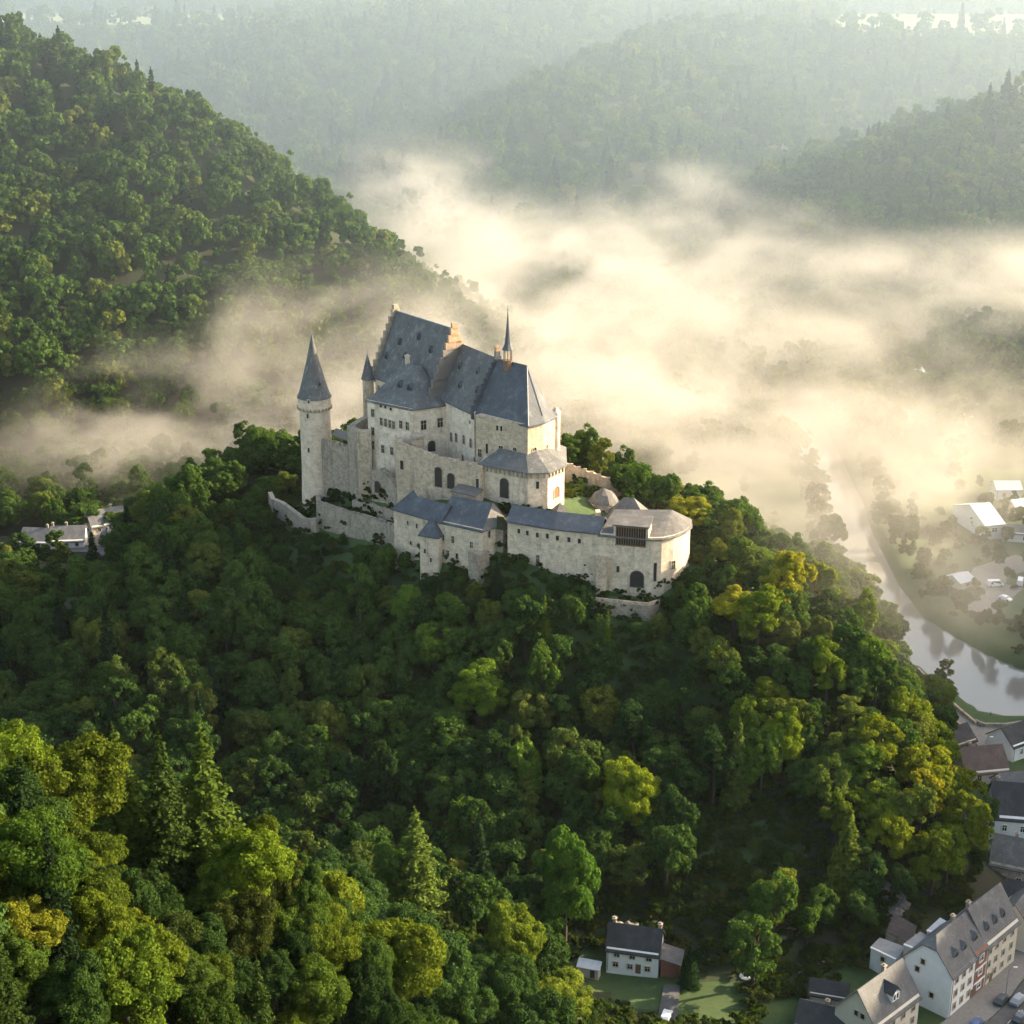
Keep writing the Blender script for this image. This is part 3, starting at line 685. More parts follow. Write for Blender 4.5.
# --- lower ward
def gabled(T, wall_pl, z0, z1, wm, eaves, ridge, faces, rm, t=.35):
    T.add('wall', prism(wall_pl, z0, z1), wm)
    return T.add('roof', solid(list(eaves) + list(ridge), faces, t), rm)
# small left range
T = Thing('corner_range', 'small low range at the corner of the lower ward with dark blue hipped roof', 'castle range', (-26, 402, 44))
g0, g1_, = p2(at(393.5, 508, 62)), p2(at(439, 521, 62)); un = U3(g0, g1_); nb = -outward(g0, g1_, (-20, 415)); dp = 7.0
g2, g3 = (g1_[0] + nb.x * dp, g1_[1] + nb.y * dp), (g0[0] + nb.x * dp, g0[1] + nb.y * dp)
T.add('wall', prism([g0, g1_, g2, g3], 34, 62.1), M['range'])
gz = 62
def e3(p, z, du=0, dn=0): return Vector((p[0] + un.x * du + nb.x * dn, p[1] + un.y * du + nb.y * dn, z))
pk = e3(g0, 67.0, 4.0, 3.6); pk2 = e3(g1_, 65.6, 1, 3.6); mid = e3(g0, 65.4, 5.5, 3.6)
T.add('roof', solid([e3(g0, 61.8, -.5, -.5), e3(g1_, 61.8, 1.0, -.5), e3(g1_, 61.8, 1.0, dp + .4), e3(g0, 61.8, -.5, dp + .4), pk, mid, pk2], [(0, 1, 6, 5), (0, 5, 4), (1, 2, 6), (2, 3, 5, 6), (3, 4, 5), (3, 0, 4)], .3), M['slate_dark'])
wins(T, None, g0, g1_, (-20, 415), [(408, 523, .6, 1.3), (417, 526, .6, 1.3), (411, 543, .7, 1.0)], pane='dark')
# bay tower
T = Thing('stair_bay', 'narrow square bay tower with small blue pyramid roof between two lower ranges', 'bay tower', (-23, 394, 42))
h0, h1 = p2(at(419.5, 534, 58.5)), p2(at(438, 537, 58.5)); uh = U3(h0, h1); nh = -outward(h0, h1, (-20, 410))
hp4 = [h0, h1, (h1[0] + nh.x * 5, h1[1] + nh.y * 5), (h0[0] + nh.x * 5, h0[1] + nh.y * 5)]
T.add('wall', prism(hp4, 32, 58.6), M['range'])
hc = Vector(((h0[0] + hp4[2][0]) / 2, (h0[1] + hp4[2][1]) / 2, 0))
ev = [hc + (Vector((*p, 0)) - hc) * 1.14 + Vector((0, 0, 58.3)) for p in hp4]
T.add('roof', solid(ev + [hc + Vector((0, 0, 63.2))], [(0, 1, 4), (1, 2, 4), (2, 3, 4), (3, 0, 4)], .3), M['slate_dark'])
wins(T, None, h0, h1, hc, [(425, 551, .6, 1.3), (431, 560, .6, 1.2)], pane='dark')
# big blue range
T = Thing('blue_roofed_range', 'broad lower ward building with large blue slate roof and brown hipped end', 'castle range', (-14, 396, 42))
k0, k1, k2 = p2(at(438, 520.5, 62)), p2(at(482, 530, 62)), p2(at(507.5, 521.5, 62))
k3 = (k2[0] - 1.0, k2[1] + 6); k4 = (k0[0] + 4.5, k0[1] + 9.0)
T.add('wall', prism([k0, k1, k2, k3, k4], 32, 62.1), M['range'])
kc = Vector((-10, 397, 0))
def exk(p, z, k=1.05): v = Vector((p[0], p[1], 0)); v = kc + (v - kc) * k; return Vector((v.x, v.y, z))
rk0, rk1 = at(452, 496, 66.8), at(493, 503, 66.8)
ev = [exk(k0, 61.7), exk(k1, 61.7), exk(k2, 61.7), exk(k3, 61.7), exk(k4, 61.7)]
T.add('roof', solid(ev + [rk0, rk1], [(0, 1, 6, 5), (3, 4, 5, 6), (4, 0, 5)], .35), M['slate_dark'])
T.add('hipped_end_roof', solid([ev[1] + Vector((.02, 0, .02)), ev[2], ev[3], rk1 + Vector((.03, 0, .02))], [(0, 1, 3), (1, 2, 3)], .3), M['slate_brown'])
wins(T, None, k0, k1, kc, [(443, 537.5, .9, 1.7), (453, 539.5, .9, 1.9), (471.5, 545, .9, 1.7), (443, 552, .9, 1.5), (448, 553, .9, 1.5), (457, 556, .8, 1.5), (473, 560, .7, 1.3)], pane='glass')
wins(T, None, k1, k2, kc, [(489, 534, .8, 2.0), (501.5, 530, .8, 2.0)], arch=True)
T.add('buttress', prism([(k1[0] - 3.6, k1[1] + .2), (k1[0] - 1.0, k1[1] - 2.6), (k1[0] + 1.9, k1[1] - .2), (k1[0], k1[1] + 3)], 30, 56.2), M['rubble'])
# long range
T = Thing('long_front_range', 'long pale castle range with narrow dark blue lean-to roof and row of small windows', 'castle range', (10, 386, 44))
l0, l1 = p2(at(507.5, 520, 64.6)), p2(at(600.5, 532.5, 64.6))
nl = -outward(l0, l1, (12, 400)); lm = ((l0[0] + l1[0]) / 2 - nl.x * .9, (l0[1] + l1[1]) / 2 - nl.y * .9)
l2, l3 = (l1[0] + nl.x * 6.5, l1[1] + nl.y * 6.5), (l0[0] + nl.x * 6.5, l0[1] + nl.y * 6.5)
T.add('wall', prism([l0, lm, l1, l2, l3], 34, 64.7), M['range'])
def e4(p, z, dn=0, du=0): u_ = U3(l0, l1); return Vector((p[0] + nl.x * dn + u_.x * du, p[1] + nl.y * dn + u_.y * du, z))
T.add('roof', solid([e4(l0, 64.4, -.5, -.3), e4(lm, 64.4, -.5), e4(l1, 64.4, -.5, -.1), e4(l1, 67.4, 4.2, -.1), e4(lm, 67.4, 4.2), e4(l0, 67.4, 4.2, -.3), e4(l1, 64.9, 7, -.1), e4(lm, 64.9, 7), e4(l0, 64.9, 7, -.3)], [(0, 1, 4, 5), (1, 2, 3, 4), (5, 4, 7, 8), (4, 3, 6, 7)], .35), M['slate_dark'])
for q in ((519, 531), (527.5, 533), (537.5, 535), (547.5, 536), (557.5, 538), (569, 539.5), (579.5, 541)):
    wins(T, None, l0 if q[0] < 552 else lm, lm if q[0] < 552 else l1, (12, 400), [q], .8, 1.3, pane='dark')
wins(T, None, l0, lm, (12, 400), [(538, 559, .9, 2.2)], pane='dark'); wins(T, None, lm, l1, (12, 400), [(585, 565, .6, .5)], pane='dark')
# gatehouse
T = Thing('gatehouse', 'gatehouse with big timber louvre opening and rounded end at the castle entrance', 'gatehouse', (36, 383, 44))
d0, d1 = p2(at(600.5, 534, 64.2)), p2(at(651.5, 538.5, 64.2))
arc = [p2(at(*q, 64.2)) for q in ((662, 538), (674, 535.5), (684, 531.5), (690.5, 526))]
dbk = [(45.5, 390), (40, 396), (30, 396), (l2[0] + .1, l2[1] + 1)]
T.add('wall', prism([d0, d1] + arc + dbk, 34, 64.3), M['range'])
dc = Vector((35, 387, 0))
def exd(p, z, k=1.05): v = Vector((p[0], p[1], 0)); v = dc + (v - dc) * k; return Vector((v.x, v.y, z))
pl = [d0, d1] + arc + dbk; ev = [exd(p, 64.0) for p in pl]
ra, rb2 = at(634, 512, 68.2), at(668, 508, 68.2)
ra.y = min(ra.y, 391); rb2 = Vector((40.6, 388.0, 67.4)); ra = Vector((26.0, 388.5, 67.3))
n_ = len(ev)
T.add('roof', solid(ev + [ra, rb2], [(0, 1, n_ + 1, n_), (1, 2, n_ + 1), (2, 3, n_ + 1), (3, 4, n_ + 1), (4, 5, n_ + 1), (5, 6, n_ + 1), (6, 7, n_ + 1), (7, 8, n_, n_ + 1), (8, 9, n_), (9, 0, n_)], .35), M['slate_brown'])
u_ = U3(d0, d1); no = outward(d0, d1, dc); P = on_wall(631, 536.5, d0, d1)
lv = ([], []); W_, H_ = 7.4, 4.6; z_ = Vector((0, 0, 1))
T.add('louvre_bay', obox(Vector((P.x, P.y, 59)) - u_ * 4.4 + no * .06, u_, -no, z_, 8.8, 4.2, P.z + 2.95 - 59), M['range'])
T.add('bay_roof', solid([Vector((P.x, P.y, P.z + 2.96)) - u_ * 4.7 + no * .5, Vector((P.x, P.y, P.z + 2.96)) + u_ * 4.7 + no * .5, Vector((P.x, P.y, P.z + 3.9)) + u_ * 4.7 - no * 5.5, Vector((P.x, P.y, P.z + 3.9)) - u_ * 4.7 - no * 5.5], [(0, 1, 2, 3)], .3), M['slate_brown'])
T.add('louvre_opening', obox(P - u_ * W_ / 2 - z_ * H_ / 2 - no * .1, u_, no, z_, W_, .2, H_), M['dark'])
for j in range(13): lv = join(lv, obox(P + u_ * (-W_ / 2 + j * W_ / 12 - .09) - z_ * H_ / 2 + no * .11, u_, no, z_, .17, .22, H_))
for zz in (-H_ / 2 - .2, H_ / 2): lv = join(lv, obox(P - u_ * (W_ / 2 + .25) + z_ * zz + no * .02, u_, no, z_, W_ + .5, .3, .22))
T.add('louvre_slats', lv, M['wood'])
wins(T, None, d0, d1, dc, [(637, 579, 3.4, 4.4)], arch=True, pane='dark', bars=False, frame='gable')
wins(T, None, d0, d1, dc, [(618, 569, .8, 1.8)], arch=True, pane='dark', bars=False)
wins(T, None, d1, arc[0], dc, [(655, 572, .8, 5.0)], pane='dark', bars=False)
wins(T, None, arc[0], arc[1], dc, [(673, 565, 1.1, 2.2)], pane='dark')
bt = d0; T.add('buttress', join(prism([(bt[0] - 1.6, bt[1] + .6), (bt[0] - .9, bt[1] - 1.6), (bt[0] + 1.6, bt[1] - 1.8), (bt[0] + 1.6, bt[1] + .4)], 34, 58.5)), M['limestone'])
# terrace in front of the gate
T = Thing('gate_terrace', 'stone-walled grass terrace jutting out in front of the castle gate', 'terrace', (28, 373, 38))
t0, t1, t2 = (19.8, 374.6), (33.9, 370.8), (37.0, 373.4)
T.add('wall', prism([t0, t1, t2, (37.5, 378), (23, 380)], 30, 48.2), M['rubble'])
T.add('grass_top', prism([(20.6, 375.1), (33.7, 371.5), (36.4, 373.7), (36.8, 377.4), (23.2, 379.3)], 48.0, 48.26), M['grass'])
pb = join(*[obox(Vector((*a, 48.0)) - outward(a, b2, (30, 376)) * .55, U3(a, b2), outward(a, b2, (30, 376)), (0, 0, 1), (Vector(b2) - Vector(a)).length, .5, .9) for a, b2 in ((t0, t1), (t1, t2))])
T.add('parapet', pb, M['limestone'])
T = Thing('corner_pier', 'free-standing stone pier on the slope beyond the rounded gatehouse end', 'pier', (50, 383, 46))
T.add('wall', prism([p2(at(697, 576, 52)), p2(at(701, 576, 52)), (p2(at(701, 576, 52))[0] + .2, 391), (p2(at(697, 576, 52))[0], 391)], 36, 52.2), M['rubble'])

# --- buildings in the lower courtyard
def pyramid_house(name, label, cat, ctr, w, d, ang, z0, z1, z2, wm, rm, ridge=0, extra=None):
    T = Thing(name, label, cat, (ctr[0], ctr[1], z0))
    c = Vector((ctr[0], ctr[1], 0)); u = Vector((math.cos(ang), math.sin(ang), 0)); v = Vector((-u.y, u.x, 0))
    pl = [c + u * a * w / 2 + v * b2 * d / 2 for a, b2 in ((-1, -1), (1, -1), (1, 1), (-1, 1))]
    T.add('wall', prism(pl, z0 - 8, z1 + .05), M[wm])
    ev = [c + (p - c) * 1.1 + Vector((0, 0, z1 - .1)) for p in pl]
    if ridge: rf = T.add('roof', solid(ev + [c - u * ridge / 2 + Vector((0, 0, z2)), c + u * ridge / 2 + Vector((0, 0, z2))], [(0, 1, 5, 4), (1, 2, 5), (2, 3, 4, 5), (3, 0, 4)], .3), M[rm])
    else: rf = T.add('roof', solid(ev + [c + Vector((0, 0, z2))], [(0, 1, 4), (1, 2, 4), (2, 3, 4), (3, 0, 4)], .3), M[rm])
    n = -v; P = (pl[0] + pl[1]) / 2
    if extra is None: extra = (.9, 1.4)
    win(T, P + Vector((0, 0, z1 - 1.5)), u, n, extra[0], extra[1], pane='dark', bars=False)
    return T
T = Thing('domed_tower', 'low round courtyard tower under a shallow faceted brown cone roof', 'tower', (24.5, 410, 54))
q = (24.6, 409.5, 0)
T.add('wall', lathe(q, [(3.6, 48), (3.6, 62.4)], 10), M['range'])
T.add('roof', lathe(q, [(3.7, 62.3), (4.2, 62.1), (2.6, 64.4), (.2, 65.6)], 10), M['slate_brown'])
n = Vector((-.1, -1, 0)).normalized(); win(T, Vector(q) + n * 3.5 + Vector((0, 0, 60)), Vector((1, 0, 0)), n, .9, 1.4, pane='dark', bars=False)
pyramid_house('courtyard_house', 'courtyard house with dark brown hipped roof behind the gatehouse', 'house', (30.8, 403.0), 10.5, 7.5, -.2, 52, 60.2, 65.4, 'limestone', 'slate_brown', 2.5)
pyramid_house('small_courtyard_hut', 'tiny courtyard hut with brown pyramid roof below the ring wall', 'hut', (12.5, 397.5), 4.8, 4.8, .35, 58, 62.6, 66.0, 'range', 'slate_brown')
pyramid_house('dark_gabled_hut', 'tiny hut with black peaked roof behind the long range roof', 'hut', (3.6, 392.5), 3.6, 3.6, .5, 58, 63.6, 66.6, 'range', 'slate_black')
pyramid_house('grass_roofed_vault', 'low mound-roofed vault in front of the ring wall arch', 'vault', (-6.5, 396.0), 13, 6.5, -.5, 56, 61.6, 65.4, 'rubble', 'forest_floor', 4)
T = Thing('courtyard_link_wall', 'low pale wall with shed openings linking courtyard hut and round tower', 'castle wall', (18, 399, 54))
T.add('wall', join(prism([(14.0, 396.2), (22.6, 399.8), (22.2, 401.2), (13.6, 397.6)], 50, 61.0), prism([(22.0, 398.0), (23.2, 398.2), (23, 400.4), (21.8, 400.2)], 50, 63.0)), M['range'])
T.add('door', obox((17.0, 397.35, 58.4), Vector((8.6, 3.6, 0)).normalized(), Vector((.386, -.92, 0)), (0, 0, 1), 2.4, .1, 1.7), M['dark'])
T = Thing('east_ramp_wall', 'sunlit golden curtain wall running down behind the courtyard beyond the chapel', 'castle wall', (20, 430, 54))
P_ = [(562, 462, 424), (582, 470, 424), (606, 478, 423), (622, 490, 424)]
crenel_wall(T, [p2(atY(*q)) for q in P_], 1.2, 46, [atY(*q).z for q in P_], M['limestone'], mh=.4, rough=.2, seed=6)
# ------------------------------------------------------------------ roads
def R3(*q, z=4.0): return [tuple(at(x, y, z)) for x, y in q]
strip('street', [(78, 246, 4.15), (92, 259, 4.15), (101, 268.5, 4.15), (112, 283, 4.15), (120, 298, 4.15), (124, 320, 4.15)], 7.5, M['asphalt'], label='asphalt street beside the houses')
strip('pavement', [(72.1, 251.1, 4.27), (87.1, 264.2, 4.27), (95.9, 273.2, 4.27), (106.5, 287.6, 4.27), (114.3, 301.6, 4.27)], 6.0, M['kerb'], label='raised pavement along the street')
strip('street', [tuple(at(1016, 800, 4.15)), tuple(at(1004, 775, 4.15)), tuple(at(992, 752, 4.15)), tuple(at(976, 732, 4.15)), tuple(at(960, 716, 4.15)), tuple(at(944, 700, 4.15)), tuple(at(925, 684, 4.15))], 4.6, M['paving'], label='pale riverside lane')
strip('road', [tuple(at(978, 731, 4.154)), tuple(at(1000, 731, 4.154)), tuple(at(1024, 728, 4.154)), tuple(at(1060, 722, 4.154)), tuple(at(1120, 716, 4.154))], 5.0, M['paving'], label='pale road along the water')
strip('road', [(-131, 440, 6.5), (-131, 470, 7.0), (-128, 482, 7.3), (-129, 500, 8.6), (-138, 512, 8.3), (-160, 516, 7.4), (-185, 520, 6.8)], 6.5, M['asphalt'], label='dark road in the side valley')
mk = ([], [])
for k in range(9):
    t = k / 8; a = Vector((90.0, 256.9, 4.16)).lerp(Vector((110.2, 280.6, 4.16)), t); u = Vector((.65, .76, 0)).normalized(); v = Vector((-u.y, u.x, 0))
    mk = join(mk, obox(a, u, v, (0, 0, 1), 1.5, .13, .004))
tag(mesh_obj('road_markings', *mk, M['line']), kind='structure')
strip('courtyard', [tuple(at(1010, 585, 4.1)), tuple(at(992, 600, 4.1)), tuple(at(978, 612, 4.1))], 9, M['paving'], label='paved yard on the far bank')
strip('courtyard', [tuple(at(1030, 560, 4.1)), tuple(at(990, 572, 4.1)), tuple(at(985, 590, 4.1))], 12, M['paving'], label='paved yard by the white hall')

def quay(name, label, pts, z0, z1, th, m):
    T = Thing(name, label, 'wall', (pts[0][0], pts[0][1], z0))
    vf = ([], [])
    for a, b2 in zip(pts[:-1], pts[1:]):
        A, B = Vector((*p2(a), z0)), Vector((*p2(b2), z0)); u = (B - A).normalized(); n = Vector((-u.y, u.x, 0))
        vf = join(vf, obox(A - n * th / 2, u, n, (0, 0, 1), (B - A).length, th, z1 - z0))
    T.add('wall', vf, M[m])
quay('quay_wall', 'low stone quay wall at the bridge bend of the river', [at(1060, 716, 4.9), at(1006, 724, 4.9), at(985, 724, 4.9), at(975, 720, 4.9)], -2, 5.1, .7, 'rubble')
quay('quay_wall', 'long stone parapet between river and riverside lane', [at(976, 722, 4.9), at(958, 707, 4.9), at(938, 688, 4.9), at(918, 668, 4.9)], -2, 5.0, .6, 'limestone')
quay('garden_wall', 'low wall on the town side of the riverside lane', [at(968, 733, 4.9), at(950, 714, 4.9), at(942, 705, 4.9)], 3, 5.1, .4, 'limestone')

# ------------------------------------------------------------------ houses
def house(name, label, A, B, depth, z0, eave, rise, wm, rm, front=(), gable=(), side='A', over=.4, half=False, group=None, chim=(), dorm=(), ww=1.0, wh=1.5, door=None, asym=0.5, frame='trim'):
    """gabled house whose front wall runs A-B; depth to the side away from the street"""
    A = Vector((A[0], A[1], 0)); B = Vector((B[0], B[1], 0)); u = (B - A).normalized(); L = (B - A).length
    v = Vector((-u.y, u.x, 0))
    if depth < 0: v, depth = -v, -depth
    T = Thing(name, label, 'house', ((A.x + B.x) / 2, (A.y + B.y) / 2, z0), group)
    Z = lambda p, z: Vector((p.x, p.y, z))
    D, Cc = A + v * depth, B + v * depth; m0, m1 = A + v * depth * asym, B + v * depth * asym
    zt = eave + rise
    ze = eave + .02
    V = [Z(A, z0 - 4), Z(B, z0 - 4), Z(Cc, z0 - 4), Z(D, z0 - 4), Z(A, ze), Z(B, ze), Z(Cc, ze), Z(D, ze), Z(m0, zt - .25), Z(m1, zt - .25)]
    if half:
        k1, k2 = Z(A, ze).lerp(Z(m0, zt - .25), .66), Z(D, ze).lerp(Z(m0, zt - .25), .66); V += [k1, k2, k1 + u * 1.6, k2 + u * 1.6]
        T.add('wall', (V[:8] + [k1, k2, V[9]], [(3, 2, 1, 0), (0, 1, 5, 4), (2, 3, 7, 6), (1, 2, 6, 10, 5), (3, 0, 4, 8, 9, 7)]), M[wm])
    else: T.add('wall', (V, [(3, 2, 1, 0), (0, 1, 5, 4), (2, 3, 7, 6), (1, 2, 6, 9, 5), (3, 0, 4, 8, 7), (4, 5, 9, 8), (6, 7, 8, 9)]), M[wm])
    sl = rise / (depth * asym); o = over
    a0, a1 = Z(A - v * o - u * o, eave - o * sl), Z(B - v * o + u * o, eave - o * sl)
    sl2 = rise / (depth * (1 - asym)); d0_, d1_ = Z(D + v * o - u * o, eave - o * sl2), Z(Cc + v * o + u * o, eave - o * sl2)
    if half:
        r0_, r1_ = Z(m0 + u * 1.8, zt), Z(m1 - u * (1.8 if half == 2 else -o), zt)
        q = .72
        ga, gd = a0.lerp(Z(m0 - u * o, zt), q), d0_.lerp(Z(m0 - u * o, zt), q)
        Vv = [a0, a1, r1_, r0_, ga, d0_, d1_, gd]; Ff = [(0, 1, 2, 3, 4), (7, 3, 2, 6, 5), (4, 3, 7)]
    else:
        r0_, r1_ = Z(m0 - u * o, zt), Z(m1 + u * o, zt); Vv = [a0, a1, r1_, r0_, d0_, d1_]; Ff = [(0, 1, 2, 3), (3, 2, 5, 4)]
    rf = T.add('roof', solid(Vv, Ff, .28), M[rm])
    for t, zz in front:
        P = A + u * L * t; win(T, Z(P, z0 + zz), u, -v, ww, wh, frame=frame)
    for t, zz in gable:
        if side == 'A': P = A + v * depth * t; win(T, Z(P, z0 + zz), v, -u, .9, 1.2, bars=False, frame=frame)
        else: P = B + v * depth * t; win(T, Z(P, z0 + zz), v, u, .9, 1.2, bars=False, frame=frame)
    for t, w_ in dorm:
        P = A + u * L * t + v * depth * asym * .30; dormer(T, Z(P, eave + rise * .30), -v, w_, 1.7, 2.4, rm, rf)
    for t in chim:
        P = A + u * L * t + v * depth * (asym + .04); chimney(T, Z(P, zt - .3), .7, .7, 1.0, math.atan2(u.y, u.x), 'rubble', rf)
    if door is not None:
        P = A + u * L * door; T.add('door', obox(Z(P, z0 + .1) - u * .55 - v * .09, u, v, (0, 0, 1), 1.1, .12, 2.2), M['wood'])
    for t in (.03,):
        P = A + u * L * t - v * .12; T.add('drainpipe', tube([Z(P, z0), Z(P, eave - .2)], .07, 5), M['lead'])
    return T, u, v
grid = lambda ts, zs: [(t, z) for z in zs for t in ts]
H1A, H1B = (86.2, 267.4), (92.6, 274.0)
T, u, v = house('white_town_house', 'tall white end house with large blank gable and cream street front', H1A, H1B, 10.6, 4, 14, 6.2, 'white_house', 'slate_house', grid((.2, .5, .8), (2.2, 5.2, 8.3)), [(.62, 10.2), (.38, 3.6), (.72, 8.0)], half=True, chim=(.96,), dorm=((.42, 1.9), (.78, 1.9)), door=.97)
H2B = (95.8, 277.3)
T, u, v = house('brick_town_house', 'narrow red brick house with white bands between two cream houses', H1B, H2B, 10.6, 4, 14.2, 5.9, 'brick', 'slate_house', grid((.5,), (2.0, 5.3, 8.5)), over=.25, dorm=((.5, 1.9),), door=.15, ww=1.5, frame='whitewood')
for zz in (6.9, 10.2, 13.6):
    T.add('white_band', obox(Vector((*H1B, zz)) - v * .14, u, v, (0, 0, 1), (Vector(H2B) - Vector(H1B)).length, .2, .3), M['whitewood'])
T, u, v = house('cream_town_house', 'long cream street house with three dormers at the end of the terrace', H2B, (104.6, 286.2), 10.2, 4, 14.0, 6.8, 'cream_house', 'slate_house', grid((.1, .32, .56, .82), (2.2, 5.2, 8.4)), dorm=((.18, 1.5), (.45, 1.6), (.7, 1.6)), chim=(.05,), door=.22)
T, u, v = house('corner_house', 'cream house partly cut off beyond the street terrace', (108.5, 288.5), (114, 296), 8, 4, 10.5, 4.5, 'cream_house', 'slate_house', grid((.2, .6), (2.2, 5.2)), door=.4)
T, u, v = house('dormer_house', 'cream house with white framed dormer below the tall white gable', (69.2, 255.8), (79.6, 265.6), 9.6, 4, 10.8, 6.2, 'cream_house', 'slate_house', grid((.12, .38, .62, .86), (2.2, 5.1)), [(.35, 7.6), (.5, 7.6), (.55, 3.4)], half=False, chim=(.62,), door=.5)
P = Vector((73.8, 261.7, 12.6)); n = -v
dq = T.add('dormer', join(obox(P - u * 1.1, u, v, (0, 0, 1), 2.2, 3.2, 2.0)), M['whitewood'])
T.add('dormer_roof', solid([P - u * 1.4 + Vector((0, 0, 1.9)) - v * .3, P + Vector((0, 0, 3.5)) - v * .3, P + u * 1.4 + Vector((0, 0, 1.9)) - v * .3, P - u * 1.4 + Vector((0, 0, 1.9)) + v * 4.2, P + Vector((0, 0, 3.5)) + v * 4.2, P + u * 1.4 + Vector((0, 0, 1.9)) + v * 4.2], [(0, 1, 4, 3), (1, 2, 5, 4)], .2), M['slate_black'], dq)
for s_ in (-.5, .5): win(T, P + u * s_ + Vector((0, 0, 1.0)), u, n, .7, 1.3, bars=False, frame='whitewood')
house('black_roofed_house', 'low house with wide black slate roof at the foot of the slope', (55.0, 262.5), (66.5, 257.5), 9, 4, 6.2, 3.2, 'cream_house', 'slate_black', grid((.3, .7), (1.3,)), chim=(.4,))
house('black_roofed_annex', 'small black roofed annex between low house and dormer house', (59.5, 272.0), (66.5, 270.0), 5, 4, 6.8, 2.0, 'cream_house', 'slate_black', grid((.5,), (1.5,)))
# flat-roofed annexes behind the terrace
def flat(name, label, q, z0, z1, wm='white_house', rm='flatroof', rim='whitewood'):
    T = Thing(name, label, 'annex', (q[0][0], q[0][1], z0)); c = sum((Vector((*p, 0)) for p in q), Vector()) / 4
    T.add('wall', prism(q, z0 - 5, z1), M[wm]); T.add('roof', prism([tuple((c + (Vector((*p, 0)) - c) * 1.05).xy) for p in q], z1 - .02, z1 + .25), M[rm])
    A, B = q[0], q[1]
    T.add('roof_edge', obox(Vector((*A, z1 + .05)) - outward(A, B, c) * .1, U3(A, B), outward(A, B, c), (0, 0, 1), (Vector(B) - Vector(A)).length, .45, .28), M[rim])
    P = on_wall(*[0, 0], A, B) if False else (Vector((*A, 0)) + Vector((*B, 0))) / 2
    win(T, Vector((P.x, P.y, z1 - 1.3)), U3(A, B), outward(A, B, c), .9, 1.1, bars=False)
def fq(pts, z): return [p2(at(x, y, z)) for x, y in pts]
flat('flat_roofed_annex', 'white walled shed with grey flat roof closest to the rock face', fq([(871, 948), (896, 960), (905, 948), (880, 939)], 9), 4, 9)
flat('flat_roofed_annex', 'dark flat roof with pale edge behind the white gable', fq([(904, 945), (925, 953), (936, 941), (920, 933)], 11), 4, 11, 'cream_house', 'flatroof')
flat('flat_roofed_annex', 'small flat roof with white terrace rail beside the terrace chimney', fq([(927, 931), (944, 936), (953, 926), (940, 919)], 12), 4, 12, 'cream_house', 'zinc')
T = Thing('brown_roofed_barn', 'brown roofed barn tucked under the rocky slope', 'barn', (78, 292, 4))
q = fq([(886, 932), (912, 943), (916, 934), (893, 922)], 10); T.add('wall', prism(q, 0, 10), M['rubble']); T.add('roof', solid([(*q[0], 10.1), (*q[1], 9.9), (*q[2], 11.9), (*q[3], 12.3)], [(0, 1, 2, 3)], .3), M['tile_red'])
T.add('door', obox(Vector((*q[0], 4.2)) + U3(q[0], q[1]) * 1.5, U3(q[0], q[1]), outward(q[0], q[1], q[2]), (0, 0, 1), 1.4, .12, 2.2), M['wood'])
# cottage on the wooded slope foot
T, u, v = house('slope_cottage', 'white two-storey cottage with black slate roof alone at the wood edge', (19.4, 282.2), (29.8, 279.8), 7.6, 5, 10.1, 3.9, 'white_house', 'slate_black', [(.2, 4.0), (.5, 4.0), (.82, 4.0), (.18, 1.6), (.46, 1.5), (.8, 1.5)], chim=(.08, .97), ww=1.0, wh=1.1, door=.62)
gl = g1(31, 284)
T.add('lean_to', join(prism([(30.4, 280.2), (34.2, 279.4), (35.2, 284.0), (31.4, 285.0)], 1, 8.3)), M['brick'])
T.add('lean_to_roof', solid([(30.2, 279.8, 9.2), (34.5, 278.9, 8.2), (35.6, 284.3, 8.3), (31.2, 285.2, 9.4)], [(0, 1, 2, 3)], .2), M['slate_brown'])
T = Thing('garden_shed', 'small pale shed at the corner of the cottage yard', 'shed', (15.5, 281, 5))
T.add('wall', prism([(13.4, 280.5), (17.6, 279.2), (18.2, 281.2), (14.0, 282.6)], 1, 7.0), M['trim']); T.add('roof', solid([(13.1, 280.2, 7.1), (17.8, 278.8, 7.1), (18.5, 281.4, 7.5), (13.8, 282.9, 7.5)], [(0, 1, 2, 3)], .2), M['zinc'])
T.add('door', obox((16.0, 279.58, 4.9), Vector((4.2, -1.3, 0)).normalized(), Vector((-.3, -.95, 0)), (0, 0, 1), .9, .08, 1.8), M['dark'])
T = Thing('rear_boulders', 'pile of grey rock behind the white cottage', 'rock', (27, 294, 6))
rnd = random.Random(4)
def boulder(c, r, sd):
    rr = random.Random(sd); V, F = lathe((0, 0, 0), [(.3, -.9), (.85, -.5), (1, 0), (.8, .5), (.35, .85)], 9)
    V = [(c[0] + x * r * rr.uniform(.75, 1.2), c[1] + y * r * rr.uniform(.75, 1.2), c[2] + z * r * rr.uniform(.7, 1.1)) for x, y, z in V]; return V, F
T.add('rock', join(*[boulder((27 + rnd.uniform(-5, 5), 292 + rnd.uniform(-1, 4), g1(27, 293) + rnd.uniform(0, 1.5)), rnd.uniform(1, 2.2), k) for k in range(9)]), M['rock'])
# rock face above the annexes
T = Thing('rock_face', 'bare grey cliff breaking through the trees above the town roofs', 'cliff', (84, 300, 6))
bs = ([], [])
for k in range(30):
    px, py = rnd.uniform(884, 903), rnd.uniform(884, 918); p = at(px, py, 10)
    for _ in range(12): p = at(px, py, .5 * p.z + .5 * (g1(p.x, p.y) + .2))
    bs = join(bs, boulder(p, rnd.uniform(.9, 1.9), k + 20))
T.add('rock', bs, M['rock'])
